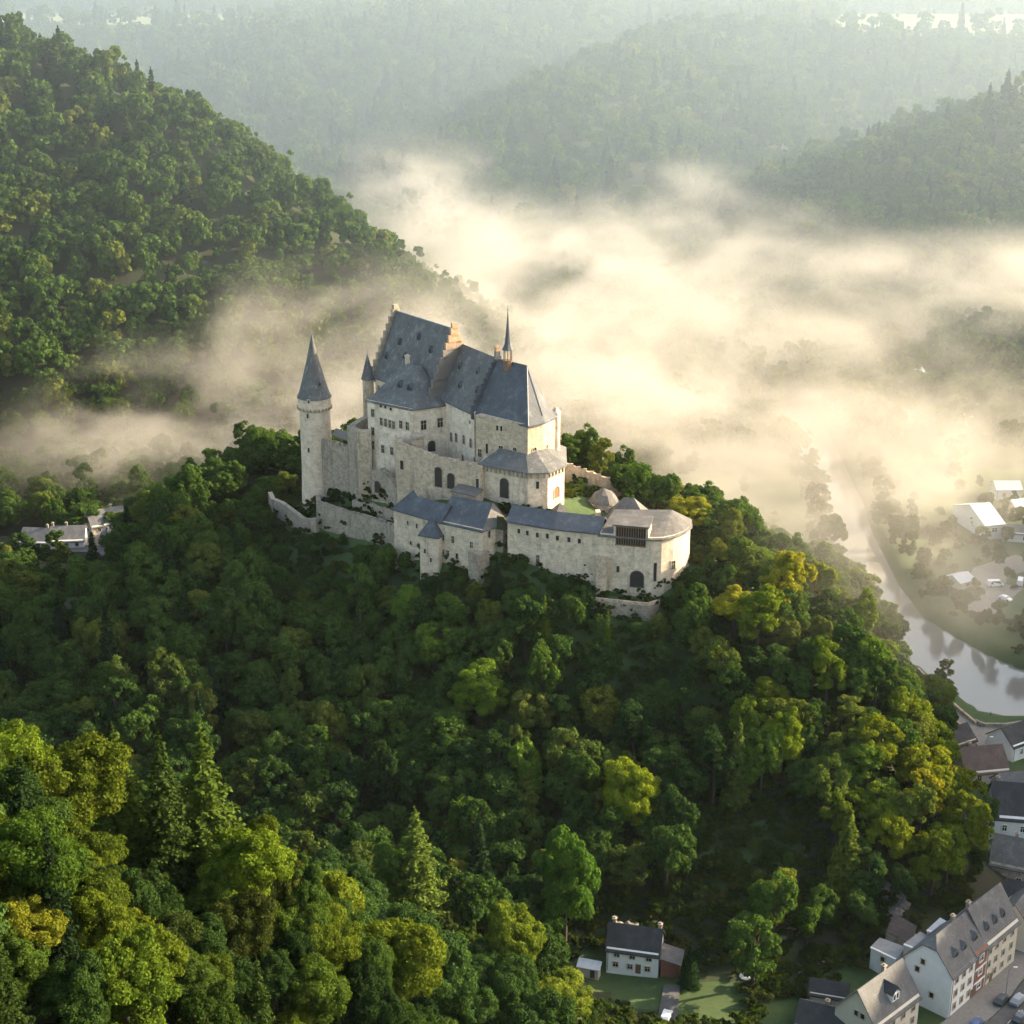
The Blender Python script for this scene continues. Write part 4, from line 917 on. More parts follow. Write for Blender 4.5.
# right-hand houses by the river
def hp_(x, y, z): return p2(at(x, y, z))
T, u, v = house('stone_barn_house', 'dark stone house with brown slate roof between gardens', hp_(988, 884, 4), hp_(1030, 893, 4), 11, 4, 9.4, 4.8, 'rubble', 'slate_brown', grid((.3, .7), (2.4,)), chim=(.5,), door=.5)
T, u, v = house('large_white_house', 'big white house with dark grey roof at the riverside lane', hp_(991, 838, 4), hp_(1040, 842, 4), 12, 4, 9.6, 6.5, 'white_house', 'slate_black', grid((.25, .62), (3.0,)), chim=(.1,), frame='whitewood')
T, u, v = house('balcony_house', 'low white house with dark roof and outside stairs beside the big white house', hp_(963, 834, 4), hp_(989, 838, 4), 8, 4, 8.2, 2.2, 'white_house', 'slate_brown', grid((.2, .6), (2.6,)), frame='whitewood')
T.add('balcony', join(*[obox((at(972 + k * 4, 836, 5.5)), u, v, (0, 0, 1), .12, .12, 2.2) for k in range(5)], obox(at(972, 837, 5.4), u, v, (0, 0, 1), 4.2, 1.6, .15), obox(at(972, 837, 7.5), u, v, (0, 0, 1), 4.2, .1, .12)), M['lead'])
house('brown_roofed_house', 'brown roofed house at the lane junction with small green yard', hp_(966, 786, 4), hp_(1008, 782, 4), 11, 4, 7.4, 4.6, 'cream_house', 'tile_red', grid((.3, .7), (1.8,)), chim=(.25,))
house('grey_gable_house', 'small grey roofed house where lane and river road meet', hp_(957, 757, 4), hp_(975, 751, 4), 8, 4, 7.4, 3.2, 'limestone', 'slate_black', grid((.5,), (1.8,)))
house('lane_house', 'narrow grey house beside the riverside parapet', hp_(934, 726, 4), hp_(952, 722, 4), 8, 4, 8.0, 3.0, 'cream_house', 'slate_house', grid((.5,), (2.0,)))
house('hip_roof_house', 'white house with black slate roof wedged between barn house and street terrace', hp_(1000, 925, 4), hp_(1030, 932, 4), 9, 4, 9.0, 4.2, 'white_house', 'slate_black', grid((.3, .7), (2.2, 4.2)), frame='whitewood')
house('lane_row_house', 'small white house between brown roofed house and big white house', hp_(1004, 806, 4), hp_(1036, 803, 4), 8, 4, 7.6, 3.4, 'white_house', 'slate_house', grid((.3, .7), (2.0,)), frame='whitewood')
house('wood_edge_house', 'grey roofed house close under the trees above the lane', hp_(948, 812, 4), hp_(962, 808, 4), 7, 4, 7.2, 2.8, 'cream_house', 'slate_house', grid((.5,), (2.0,)))
house('bridge_house', 'white house beyond the bridge road at the frame edge', hp_(1012, 762, 4), hp_(1040, 752, 4), 9, 4, 8.4, 3.6, 'white_house', 'slate_black', grid((.3, .7), (2.2,)), frame='whitewood')
# far bank
T, u, v = house('white_hall', 'bright white hall with broad front gable on the misty far bank', hp_(984, 540, 4), hp_(1003, 538, 4), 22, 4, 9.5, 4.0, 'white_house', 'zinc', [(.5, 3.4)], frame='whitewood', ww=2)
house('white_hall_wing', 'low white wing stretching away from the gabled hall', hp_(1003, 541, 4), hp_(1045, 544, 4), 8, 4, 7.2, 2.0, 'white_house', 'slate_house', grid((.2, .5, .8), (1.6,)), frame='whitewood')
house('long_white_house', 'long pale house with white roof half lost in mist above the hall', hp_(996, 500, 4), hp_(1021, 500, 4), 9, 4, 8.2, 2.0, 'white_house', 'zinc', grid((.3, .7), (2,)))
house('misty_house', 'pale house at the frame edge among misty trees', hp_(1018, 520, 4), hp_(1040, 517, 4), 10, 4, 7.2, 3.0, 'cream_house', 'zinc', grid((.3,), (2,)))
house('lone_white_house', 'lone white house showing through thin mist on the hillside', hp_(905, 392, 6), hp_(928, 389, 6), 12, 5, 11, 4, 'white_house', 'zinc', grid((.3, .7), (3,)))
house('second_misty_house', 'faint roof lower down the misty hillside', hp_(945, 420, 6), hp_(968, 425, 6), 12, 4, 10, 5, 'cream_house', 'slate_brown', grid((.3, .7), (3,)))
house('chalet', 'small flat pale building beside the yard with parked vehicles', hp_(960, 590, 4), hp_(974, 586, 4), 7, 4, 6.5, 1.5, 'cream_house', 'zinc', grid((.5,), (1.5,)))
# side valley village
z6 = 6
house('valley_corner_house', 'cream gabled house catching light in the dark side valley', hp_(113, 551, 8), hp_(132, 548, 8), 9, 7, 12.2, 3.2, 'cream_house', 'slate_house', grid((.25, .5, .78), (2.2, 4.8)), chim=(.5,))
house('valley_brick_house', 'brown house squeezed beside the cream gabled valley house', hp_(100, 547, 8), hp_(112, 548, 8), 9, 7, 11.0, 2.6, 'brick', 'slate_house', grid((.5,), (2.2,)))
house('valley_roof_house', 'broad grey roofed house behind the cream valley houses', hp_(93, 536, 9), hp_(128, 530, 9), 12, 8, 12.2, 4, 'cream_house', 'slate_house', grid((.2, .5), (3,)), chim=(.7,))
house('valley_long_house', 'long low grey roofed house among the dark valley trees', hp_(50, 548, 8), hp_(84, 547, 8), 10, 7, 10.4, 3.8, 'white_house', 'slate_house', grid((.2, .5, .8), (2.2,)), chim=(.05, .45))
house('valley_end_house', 'last grey roofed house at the edge of the side valley village', hp_(20, 548, 8), hp_(46, 549, 8), 10, 7, 10.2, 3.6, 'white_house', 'slate_house', grid((.3, .7), (2.2,)), chim=(.9,))

# ------------------------------------------------------------------ cars
def car(name, label, P, ang, paint, van=False, group=None):
    T = Thing(name, label, 'van' if van else 'car', P, group); L, W, Hh = (5.2, 2.0, 2.1) if van else (4.3, 1.8, 1.45)
    ca, sa = math.cos(ang), math.sin(ang); tr = lambda x, y, z: (P[0] + x * ca - y * sa, P[1] + x * sa + y * ca, P[2] + z)
    if van: prof = [(-L/2, .35), (L/2, .35), (L/2 + .02, .95), (L/2 - .5, 1.15), (L/2 - 1.2, Hh), (-L/2 + .1, Hh), (-L/2, 1.1)]
    else: prof = [(-L/2, .3), (L/2, .3), (L/2 + .03, .65), (L/2 - .2, .82), (L/2 - 1.15, .95), (L/2 - 1.75, Hh), (-L/2 + 1.0, Hh), (-L/2 + .3, 1.0), (-L/2, .9)]
    k = len(prof); V, F = [], []
    for s, ins in ((-1, 0), (1, 0)):
        for x, z in prof: V.append(tr(x, s * (W / 2 - (.16 if z > 1.0 else 0)), z))
    F = [tuple(range(k)), tuple(range(k, 2 * k))[::-1]] + [(i, k + i, k + (i + 1) % k, (i + 1) % k) for i in range(k)]
    T.add('body', (V, F), M[paint])
    f0, f1 = (L/2 - 1.2, L/2 - .5) if van else (L/2 - 1.75, L/2 - 1.15); g0_, g1z = (Hh, 1.15) if van else (Hh, .95)
    T.add('windscreen', ([tr(f0 + .04, -W*.38, g0_ - .05), tr(f0 + .04, W*.38, g0_ - .05), tr(f1 - .02, W*.42, g1z + .08), tr(f1 - .02, -W*.42, g1z + .08), tr(f0, -W*.38, g0_ - .12), tr(f0, W*.38, g0_ - .12), tr(f1 - .1, W*.42, g1z + .0), tr(f1 - .1, -W*.42, g1z + .0)], [(0, 1, 2, 3), (7, 6, 5, 4), (0, 4, 5, 1), (1, 5, 6, 2), (2, 6, 7, 3), (3, 7, 4, 0)]), M['glass'])
    for s in (-1, 1):
        T.add('side_window', ([tr(f0 - .1, s * (W/2 - .14), Hh - .12), tr(-L/2 + 1.1, s * (W/2 - .14), Hh - .12), tr(-L/2 + .8, s * (W/2 - .10), 1.02), tr(f1 - .35, s * (W/2 - .10), 1.02)] + [tr(f0 - .1, s * (W/2 - .3), Hh - .12), tr(-L/2 + 1.1, s * (W/2 - .3), Hh - .12), tr(-L/2 + .8, s * (W/2 - .3), 1.02), tr(f1 - .35, s * (W/2 - .3), 1.02)], [(0, 1, 2, 3), (7, 6, 5, 4), (0, 4, 5, 1), (1, 5, 6, 2), (2, 6, 7, 3), (3, 7, 4, 0)]), M['glass'])
        for x in (-L/2 + .8, L/2 - .85):
            pr = [(.32 * math.cos(a), .32 * math.sin(a)) for a in [math.pi * j / 8 for j in range(16)]]
            Vw = [tr(x + a, s * (W/2 + .01), .32 + b2) for a, b2 in pr] + [tr(x + a, s * (W/2 - .2), .32 + b2) for a, b2 in pr]
            w_ = T.add('wheel', (Vw, [tuple(range(16)), tuple(range(16, 32))[::-1]] + [(i, 16 + i, 16 + (i + 1) % 16, (i + 1) % 16) for i in range(16)]), M['rubber'])
        hx = L/2 + .03
        T.add('headlight', ([tr(hx - .1, s * W * .3, .55), tr(hx + .02, s * W * .3, .55), tr(hx + .02, s * W * .45, .55), tr(hx - .1, s * W * .45, .55), tr(hx - .12, s * W * .3, .72), tr(hx, s * W * .3, .72), tr(hx, s * W * .45, .72), tr(hx - .12, s * W * .45, .72)], [(3, 2, 1, 0), (4, 5, 6, 7), (0, 1, 5, 4), (1, 2, 6, 5), (2, 3, 7, 6), (3, 0, 4, 7)]), M['lampglass'])
    return T
def G(px, py, z=None):
    p = at(px, py, z if z is not None else 4.1); return (p.x, p.y, z if z is not None else 4.1)
zc = g1(*p2(at(666, 1020, 5))); pc = at(666, 1019, zc + .1)
tag(mesh_obj('driveway', *prism([p2(at(655, 1032, zc)), p2(at(676, 1032, zc)), p2(at(680, 985, zc)), p2(at(664, 985, zc))], zc - 2, zc + .05), M['asphalt']), 'short driveway beside the cottage lawn', kind='structure')
car('parked_car', 'white car parked on the drive below the white cottage', (pc.x, pc.y, zc + .06), 1.25, 'car_white')
zv = 7.6
car('parked_car', 'small white car parked beside the dark side valley road', tuple(at(122, 576, zv + .3)), 1.4, 'car_white')
car('parked_car', 'dark blue car parked tight against the tall white end house', (91.0, 264.9, 4.16), .85, 'car_blue')
car('parked_car', 'black car parked before the brick house door', (98.2, 272.6, 4.16), .85, 'car_dark')
car('parked_car', 'grey car at the street edge with pale roof', tuple(at(1018, 1002, 4.16)), .85, 'car_grey')
car('parked_car', 'black car entering the frame at the lowest street corner', tuple(at(1020, 1020, 4.16)), .85, 'car_dark')
car('parked_van', 'white van parked end-on in the far bank yard', tuple(at(995, 586, 4.12)), .1, 'car_white', True)
car('parked_car', 'white car standing diagonally beside the far bank yard hedge', tuple(at(1005, 600, 4.12)), -.8, 'car_white')
car('parked_van', 'big white van beside the hall yard at the frame edge', tuple(at(1020, 584, 4.12)), 1.2, 'car_white', True)
# lamps, bank posts, jetty
def lamp(P, label):
    T = Thing('street_lamp', label, 'street lamp', P)
    T.add('pole', tube([(P[0], P[1], P[2]), (P[0], P[1], P[2] + 6), (P[0] + .3, P[1], P[2] + 6.5), (P[0] + 1.2, P[1], P[2] + 6.7)], [.09, .06, .05, .05], 6), M['lead'])
    T.add('lamp_head', obox((P[0] + .9, P[1] - .15, P[2] + 6.62), (1, 0, 0), (0, 1, 0), (0, 0, 1), .8, .3, .14), M['lampglass'])
lamp(tuple(at(984, 760, 4.2)), 'street lamp at the junction of lane and river road')
lamp((99.6, 274.6, 4.3), 'street lamp on the pavement before the cream terrace house')
lamp((115.0, 299.5, 4.3), 'street lamp where the street leaves the terrace')
T = Thing('river_fountain', 'small round fountain float standing in the shallow water near the quay', 'fountain', tuple(at(990, 722, 1.6)))
q = tuple(at(990, 722, 1.6)); T.add('basin', lathe(q, [(1.2, -.3), (1.3, .25), (.9, .35)], 16), M['rubble']); T.add('column', lathe(q, [(.22, .2), (.16, 2.6), (.5, 2.8), (.1, 3.1)], 10), M['lead'])
T = Thing('garden_umbrella', 'white parasol open in the garden behind the street terrace', 'parasol', tuple(at(975, 905, 4.2)))
q = tuple(at(975, 905, 4.2)); T.add('pole', tube([q, (q[0], q[1], q[2] + 2.4)], .04, 6), M['lead']); T.add('canopy', lathe(q, [(1.7, 2.1), (1.65, 2.16), (.1, 2.75)], 8), M['whitewood'])
T = Thing('garden_umbrella', 'white parasol beside the low black roofed house garden', 'parasol', tuple(at(745, 985, 5)))
q = tuple(at(745, 985, 5)); q = (q[0], q[1], g1(q[0], q[1])); T.add('pole', tube([q, (q[0], q[1], q[2] + 2.4)], .04, 6), M['lead']); T.add('canopy', lathe(q, [(1.3, 2.1), (1.25, 2.16), (.1, 2.75)], 8), M['whitewood'])
T = Thing('garden_pool', 'small blue covered garden pool near the white cottage', 'pool', tuple(at(707, 955, 6)))
q = at(707, 955, g1(*p2(at(707, 955, 8))) + .2); T.add('rim', box((q.x, q.y, q.z - .6), 4.4, 4.0, .9, .2), M['limestone']); T.add('cover', box((q.x, q.y, q.z + .3), 3.7, 3.3, .06, .2), plain('blue_pool_cover', (.05, .12, .22), .4))
# terrace garden walls on the slope
for k, (lab, pts) in enumerate((('upper stone terrace wall crossing the cleared slope', [(765, 942), (790, 930), (815, 916)]), ('middle stone terrace wall in the cleared slope garden', [(758, 946), (775, 941), (800, 935)]), ('lower stone terrace wall above the black roofed house', [(800, 975), (820, 966), (838, 957)]))):
    P_ = [at(x, y, 8) for x, y in pts]; P_ = [at(x, y, g1(p.x, p.y) + .6) for (x, y), p in zip(pts, P_)]
    T = Thing('terrace_wall', lab, 'wall', tuple(P_[0])); crenel_wall(T, [p2(p) for p in P_], .5, P_[0].z - 6, [p.z + .5 for p in P_], M['rubble'], mh=0, rough=.1, seed=k)
# ------------------------------------------------------------------ trees
def cards(P, Nrm, size, rs, asp=1.0):
    """one leafy quad at each P facing roughly along Nrm"""
    n = len(P); Nrm = Nrm + rs.normal(0, .55, (n, 3)); Nrm /= np.linalg.norm(Nrm, axis=1)[:, None] + 1e-9
    r = rs.normal(0, 1, (n, 3)); a = np.cross(Nrm, r); a /= np.linalg.norm(a, axis=1)[:, None] + 1e-9
    b2 = np.cross(Nrm, a); s = size * rs.uniform(.6, 1.3, (n, 1)); sa, sb = s * .5, s * .5 * asp
    q = np.stack([P - a * sa, P - b2 * sb * rs.uniform(.6, 1.1, (n, 1)), P + a * sa, P + b2 * sb], 1)
    q[:, 1] += Nrm * s * .15; q[:, 3] += Nrm * s * .15
    return q.reshape(-1, 3)
def quad_mesh(name, V, m):
    n = len(V) // 4; me = bpy.data.meshes.new(name)
    me.vertices.add(len(V)); me.vertices.foreach_set('co', V.astype(np.float32).ravel())
    me.loops.add(n * 4); me.loops.foreach_set('vertex_index', np.arange(n * 4, dtype=np.int32))
    me.polygons.add(n); me.polygons.foreach_set('loop_start', np.arange(0, n * 4, 4, dtype=np.int32)); me.polygons.foreach_set('loop_total', np.full(n, 4, np.int32))
    me.materials.append(m); me.update(calc_edges=True); return me
def broad_crown(seed, R, H, z0, ncl, npc, ls, lobes=7):
    """crown of radius R from z0 to H: big lobes, on them clumps, on them leaf sprays"""
    rs = np.random.RandomState(seed); zc = (z0 + H) / 2; hz = (H - z0) / 2
    Lc = [np.array([0, 0, zc + hz * .2, R * .52])]
    for k in range(lobes):
        a = rs.uniform(0, 6.28); t = rs.uniform(-.75, .85); rr = R * .55 * math.sqrt(max(0, 1 - t * t * .7)) * rs.uniform(.7, 1.25)
        Lc.append(np.array([rr * math.cos(a), rr * math.sin(a), zc + hz * t * .68, R * rs.uniform(.26, .46)]))
    Lc = np.array(Lc); out = []; cl = []
    ncl = int(ncl)
    while len(cl) < ncl:
        L = Lc[rs.randint(len(Lc))]; d = rs.normal(0, 1, 3); d /= np.linalg.norm(d)
        if d[2] < -.55: continue
        p = L[:3] + d * L[3] * rs.uniform(.75, 1.08) * np.array([1, 1, min(1.35, hz / R)])
        inside = sum(np.linalg.norm((p - q[:3])) < q[3] * .72 for q in Lc)
        if inside: continue
        cl.append((p, d))
    for p, d in cl:
        rc = R * rs.uniform(.10, .24); dd = rs.normal(0, 1, (npc, 3)) + d * .55 + np.array([0, 0, .25]); dd /= np.linalg.norm(dd, axis=1)[:, None]
        P = p + dd * rc * rs.uniform(.55, 1.1, (npc, 1)) * np.array([1.1, 1.1, .75]); out.append(cards(P, dd, ls, rs))
    return np.concatenate(out)
def fir_crown(seed, R, H, z0, tiers, ls, dens=1.0):
    rs = np.random.RandomState(seed); out = []
    for k in range(tiers):
        t = (k + rs.uniform(-.3, .3)) / tiers; z = z0 + (H - z0) * t; L = R * (1 - t) ** .85 * rs.uniform(.75, 1.15) + .15
        nb = max(4, int(9 * (1 - t) + 4)); ph = rs.uniform(0, 6.28)
        for j in range(nb):
            a = ph + 6.283 * j / nb + rs.uniform(-.25, .25); Lb = L * rs.uniform(.65, 1.15); n = max(3, int(Lb / (ls * .33) * dens)); s = np.linspace(.12, 1, n)
            ca, sa = math.cos(a), math.sin(a)
            x = s * Lb; zz = z - x * .28 + x * x / (R * 2.0) * .35 - .1
            for side in (-1, 0, 1):
                w = side * (1 - s * .55) * Lb * .22 + rs.normal(0, .06, n) * Lb
                P = np.stack([x * ca - w * sa, x * sa + w * ca, zz - abs(side) * .12 * Lb * .5 + rs.normal(0, .07, n)], 1)
                nr = np.tile(np.array([ca * .35, sa * .35, 1.0]), (n, 1)); out.append(cards(P, nr, ls, rs, .8))
    P = np.stack([rs.normal(0, .08, 12), rs.normal(0, .08, 12), np.linspace(H - 1.0, H + .5, 12)], 1); out.append(cards(P, np.tile([1., 0, .2], (12, 1)), ls * .6, rs))
    return np.concatenate(out)
def trunk_vf(seed, H, R, r0=.35, limbs=6):
    rn = random.Random(seed); pts = [(0, 0, -1.5), (rn.uniform(-.1, .1), rn.uniform(-.1, .1), H * .3), (rn.uniform(-.3, .3), rn.uniform(-.3, .3), H * .6), (0, 0, H * .88)]
    vf = tube(pts, [r0 * 1.25, r0, r0 * .6, r0 * .15], 7)
    for k in range(limbs):
        z = H * rn.uniform(.28, .7); a = rn.uniform(0, 6.28); l = R * rn.uniform(.5, .85)
        vf = join(vf, tube([(0, 0, z), (l * .5 * math.cos(a), l * .5 * math.sin(a), z + l * .35), (l * math.cos(a), l * math.sin(a), z + l * .8)], [r0 * .4, r0 * .25, r0 * .06], 5))
    return vf
def mesh_of(name, VF, m):
    me = bpy.data.meshes.new(name); me.from_pydata([tuple(v) for v in VF[0]], [], VF[1]); me.materials.append(m); me.update(); return me
# prototypes: unit height 1 metre = 1 metre; broadleaf about 15 m, fir about 22 m
BR_HI = [(quad_mesh('crown', broad_crown(s, R, H, z0, 165, 310, .30, lb + 6), M['leaf']), mesh_of('trunk', trunk_vf(s, H, R), M['bark'])) for s, R, H, z0, lb in ((1, 5.6, 15, 3.5, 9), (2, 5.0, 16, 3.0, 8), (3, 6.2, 14, 3.5, 11), (4, 5.2, 15.5, 3.2, 10))]
BR_MID = [(quad_mesh('crown', broad_crown(s, R, H, z0, 105, 95, .50, lb + 3), M['leaf']), mesh_of('trunk', trunk_vf(s, H, R), M['bark'])) for s, R, H, z0, lb in ((11, 5.4, 14, 3, 8), (12, 4.6, 15.5, 2.5, 7), (13, 5.8, 13.5, 3, 10), (14, 4.2, 16, 2.5, 6), (15, 5.2, 15, 2.5, 9), (16, 4.8, 13, 2.5, 8), (17, 3.6, 15, 2.2, 6))]
FIR_HI = [(quad_mesh('crown', fir_crown(s, R, H, 1.5, t, .5, 1.1), M['needle']), mesh_of('trunk', trunk_vf(s, H, 1, .32, 0), M['bark'])) for s, R, H, t in ((21, 4.4, 22, 30), (22, 3.9, 23, 32))]
FIR_MID = [(quad_mesh('crown', fir_crown(s, R, H, 1.5, int(t * 1.4), .85, 1.3), M['needle']), mesh_of('trunk', trunk_vf(s, H, 1, .3, 0), M['bark'])) for s, R, H, t in ((31, 3.8, 20, 20), (32, 3.3, 21, 21))]
BR_LOW = [quad_mesh('crown', broad_crown(s, R, H, 2.5, 46, 17, 1.25, lb), M['leaf']) for s, R, H, lb in ((41, 5.6, 13, 7), (42, 5.0, 14, 6), (43, 6.0, 12.5, 8), (44, 4.6, 14, 5))]
FIR_LOW = [quad_mesh('crown', fir_crown(s, 3.9, H, 2, 17, 1.6, 1.4), M['needle']) for s, H in ((51, 19), (52, 17))]
BUSH = [quad_mesh('foliage', broad_crown(s, R, H, .1, 34, 40, .34, 5), M['bush']) for s, R, H in ((61, 1.7, 2.4), (62, 2.1, 2.0), (63, 1.4, 3.0))]

# --- where trees stand
rs = np.random.RandomState(77)
def scatter(x0, x1, y0, y1, sp):
    nx_, ny_ = int((x1 - x0) / sp), int((y1 - y0) / sp)
    X, Y = np.meshgrid(np.arange(nx_), np.arange(ny_)); X = x0 + (X + .5 * (Y % 2) + rs.uniform(-.36, .36, X.shape)) * sp; Y = y0 + (Y + rs.uniform(-.36, .36, Y.shape)) * sp
    return X.ravel(), Y.ravel()
def project(x, y, z):
    zz = z - CAMZ; dep = y * cP - zz * sP; up = y * sP + zz * cP
    return 512 + FPX * x / dep, 512 - FPX * up / dep, dep
CASTLE = [(-77,448),(-71,437),(-58,421),(-31,405),(-25,394),(-8,386),(4,383),(18,376),(36,369),(48,378),(50,392),(44,402),(34,414),(26,426),(16,434),(0,440),(-14,452),(-34,464),(-44,464),(-54,454),(-66,458)]
LEFT_R = [(-146,428),(-117,428),(-119,500),(-118,506),(-126,528),(-190,534),(-192,508),(-142,498)]
SLOPEH = [(9,268),(46,262),(46,289),(34,298),(18,296),(9,290)]
STREET = [(48,240),(120,240),(140,330),(122,330),(128,395),(180,392),(180,412),(118,412),(112,384),(104,352),(106,316),(99,300),(88,296),(70,288),(50,282)]
GARD = [(34,292),(64,292),(70,304),(64,322),(40,324)]
FARB = [(136,470),(152,448),(190,432),(260,440),(260,700),(176,700),(150,600),(150,500)]
def hug_river(x, y): return (edged(x, y, RPOLY) < 2.5) | inpoly(x, y, RPOLY)
Xa, Ya = scatter(-120, 60, 85, 222, 4.7); Xb, Yb = scatter(-215, 230, 222, 620, 6.9); X1, Y1 = np.r_[Xa, Xb], np.r_[Ya, Yb]; X2, Y2 = scatter(-700, 720, 620, 1050, 8.6); X3, Y3 = scatter(-1300, 1500, 1050, 2500, 15.5)
X = np.r_[X1, X2, X3]; Y = np.r_[Y1, Y2, Y3]; Z = ground(X, Y)
zone = np.r_[np.zeros(len(X1)), np.ones(len(X2)), np.full(len(X3), 2)].astype(int)
px, py, dep = project(X, Y, Z + 8)
ok = (np.abs(px - 512) < 512 + FPX * 32 / dep + (Y < 600) * 40) & (py > -60) & (py < 1024 + FPX * 26 / dep) & (dep > 60)
for P_ in (CASTLE, LEFT_R, SLOPEH, STREET): ok &= ~inpoly(X, Y, P_)
ok &= ~hug_river(X, Y)
ok &= ~(inpoly(X, Y, GARD) & (rs.uniform(0, 1, len(X)) < .72))
flatr = (Z < FLOOR + 1.0) & (X > 60) & (Y < 640)
ok &= ~(flatr & (rs.uniform(0, 1, len(X)) < .80) & (edged(X, Y, RPOLY) > 9))
ok &= ~(flatr & (Y < 330) & (X > 104))
for f in FIELDS: ok &= ~inpoly(X, Y, f)
# keep the hand-placed ones clear
HAND = []
def hand(px_, py_, Yd, kind, hgt, rad, col, label, grp=None):
    p = atY(px_, py_, Yd); HAND.append((p.x, p.y, p.z - hgt, kind, hgt, rad, col, label, grp))
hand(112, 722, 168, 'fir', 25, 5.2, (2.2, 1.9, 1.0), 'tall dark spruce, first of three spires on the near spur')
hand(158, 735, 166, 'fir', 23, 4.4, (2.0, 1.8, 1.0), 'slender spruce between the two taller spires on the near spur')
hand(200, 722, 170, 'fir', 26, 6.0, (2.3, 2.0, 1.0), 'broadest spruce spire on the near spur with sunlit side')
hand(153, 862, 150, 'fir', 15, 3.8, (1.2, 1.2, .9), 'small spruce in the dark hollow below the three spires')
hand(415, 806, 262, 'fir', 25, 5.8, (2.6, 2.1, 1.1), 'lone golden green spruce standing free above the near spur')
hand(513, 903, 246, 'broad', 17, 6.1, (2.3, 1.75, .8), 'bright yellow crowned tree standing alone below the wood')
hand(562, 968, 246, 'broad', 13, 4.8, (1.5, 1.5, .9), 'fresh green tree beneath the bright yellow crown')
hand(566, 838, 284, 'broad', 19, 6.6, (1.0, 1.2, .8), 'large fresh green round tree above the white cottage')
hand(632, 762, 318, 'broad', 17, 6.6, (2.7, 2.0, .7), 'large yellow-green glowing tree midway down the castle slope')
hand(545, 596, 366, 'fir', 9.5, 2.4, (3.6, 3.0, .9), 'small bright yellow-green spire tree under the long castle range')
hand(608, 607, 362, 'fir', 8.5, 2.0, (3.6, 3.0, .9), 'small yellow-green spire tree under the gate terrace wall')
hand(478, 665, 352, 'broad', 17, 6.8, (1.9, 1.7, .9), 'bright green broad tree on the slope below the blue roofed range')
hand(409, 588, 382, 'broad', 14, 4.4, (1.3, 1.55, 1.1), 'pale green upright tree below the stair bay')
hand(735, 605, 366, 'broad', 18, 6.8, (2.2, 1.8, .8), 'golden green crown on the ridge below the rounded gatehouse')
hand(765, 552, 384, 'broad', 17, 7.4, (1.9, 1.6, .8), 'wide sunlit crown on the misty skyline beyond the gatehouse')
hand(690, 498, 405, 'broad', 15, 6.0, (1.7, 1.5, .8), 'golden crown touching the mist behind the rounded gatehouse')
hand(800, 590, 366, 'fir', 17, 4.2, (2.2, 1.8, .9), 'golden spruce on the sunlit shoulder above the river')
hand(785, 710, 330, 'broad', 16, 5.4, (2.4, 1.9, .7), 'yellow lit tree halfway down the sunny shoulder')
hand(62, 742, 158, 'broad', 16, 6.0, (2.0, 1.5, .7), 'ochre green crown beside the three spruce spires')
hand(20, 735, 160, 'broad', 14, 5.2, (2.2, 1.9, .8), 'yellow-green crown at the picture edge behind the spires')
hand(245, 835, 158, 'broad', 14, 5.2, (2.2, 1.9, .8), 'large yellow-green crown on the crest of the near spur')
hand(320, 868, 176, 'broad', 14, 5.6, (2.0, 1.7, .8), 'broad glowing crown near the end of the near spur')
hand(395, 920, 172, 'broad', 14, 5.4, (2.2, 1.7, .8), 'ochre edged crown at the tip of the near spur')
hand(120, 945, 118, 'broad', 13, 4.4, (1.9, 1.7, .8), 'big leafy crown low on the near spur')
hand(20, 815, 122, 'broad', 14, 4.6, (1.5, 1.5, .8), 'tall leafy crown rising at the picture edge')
hand(690, 958, 277, 'fir', 13, 2.6, (.75, .9, .7), 'dark narrow evergreen beside the white cottage lean-to')
hand(935, 675, 398, 'broad', 9, 5.6, (1.0, 1.1, .8), 'dark leafy tree leaning over the river parapet')
hx = np.array([h[0] for h in HAND]); hy = np.array([h[1] for h in HAND]); hr = np.array([h[5] for h in HAND])
dmin = np.min(np.hypot(X[:, None] - hx, Y[:, None] - hy) - hr * .72, axis=1); ok &= dmin > 0
# keep sight lines to houses and lit openings: trees in front of castle must stay below the wall feet
px, py, dep = project(X, Y, Z + 13.5)
ok &= ~((Y < 270) & (X > 6) & (X < 48) & (py < 1040))
ok &= ~((Y < 262) & (py < np.interp(px, [0, 80, 98, 215, 232, 330, 400, 470, 560, 588, 700], [715, 738, 838, 838, 795, 850, 900, 935, 955, 1025, 1025])))
X, Y, Z, zone = X[ok], Y[ok], Z[ok], zone[ok]; n = len(X)
scl = rs.uniform(.72, 1.12, n); scl[zone == 1] *= 1.28; scl[zone == 2] *= rs.uniform(1.5, 2.0, (zone == 2).sum())
dc_ = edged(X, Y, CASTLE); front = (Y < 400) & (Y > 330) & (X > -80) & (X < 60)
scl *= np.where((zone == 0) & front & (dc_ < 30), np.clip(.40 + dc_ / 20, .40, 1), 1)
scl *= np.where((zone == 0) & (Y < 222), .66, 1)
scl *= np.where((zone == 0) & (X < -40) & (Y > 395) & (dc_ < 16), .55, 1)
scl *= np.where((zone == 0) & flatr[ok], rs.uniform(.42, .66, n) + .25 * (edged(X, Y, RPOLY) < 9), 1)
scl *= np.where(inpoly(X, Y, GARD), .35, 1)
nv = wob(X * 1.7, Y * 1.7, 160)
pf = np.where(zone == 0, .05, np.where(zone == 1, .05, .22)) + (zone == 1) * .5 * (Z > 120) + (zone == 1) * (X > 150) * .1
pf = np.where((zone == 0) & (((X > 0) & (Y > 330)) | (Y > 440)), 0, pf); pf = np.where((zone == 1) & (Z < 30), 0, pf)
isf = rs.uniform(0, 1, n) < pf
rot = rs.uniform(0, 6.283, n)
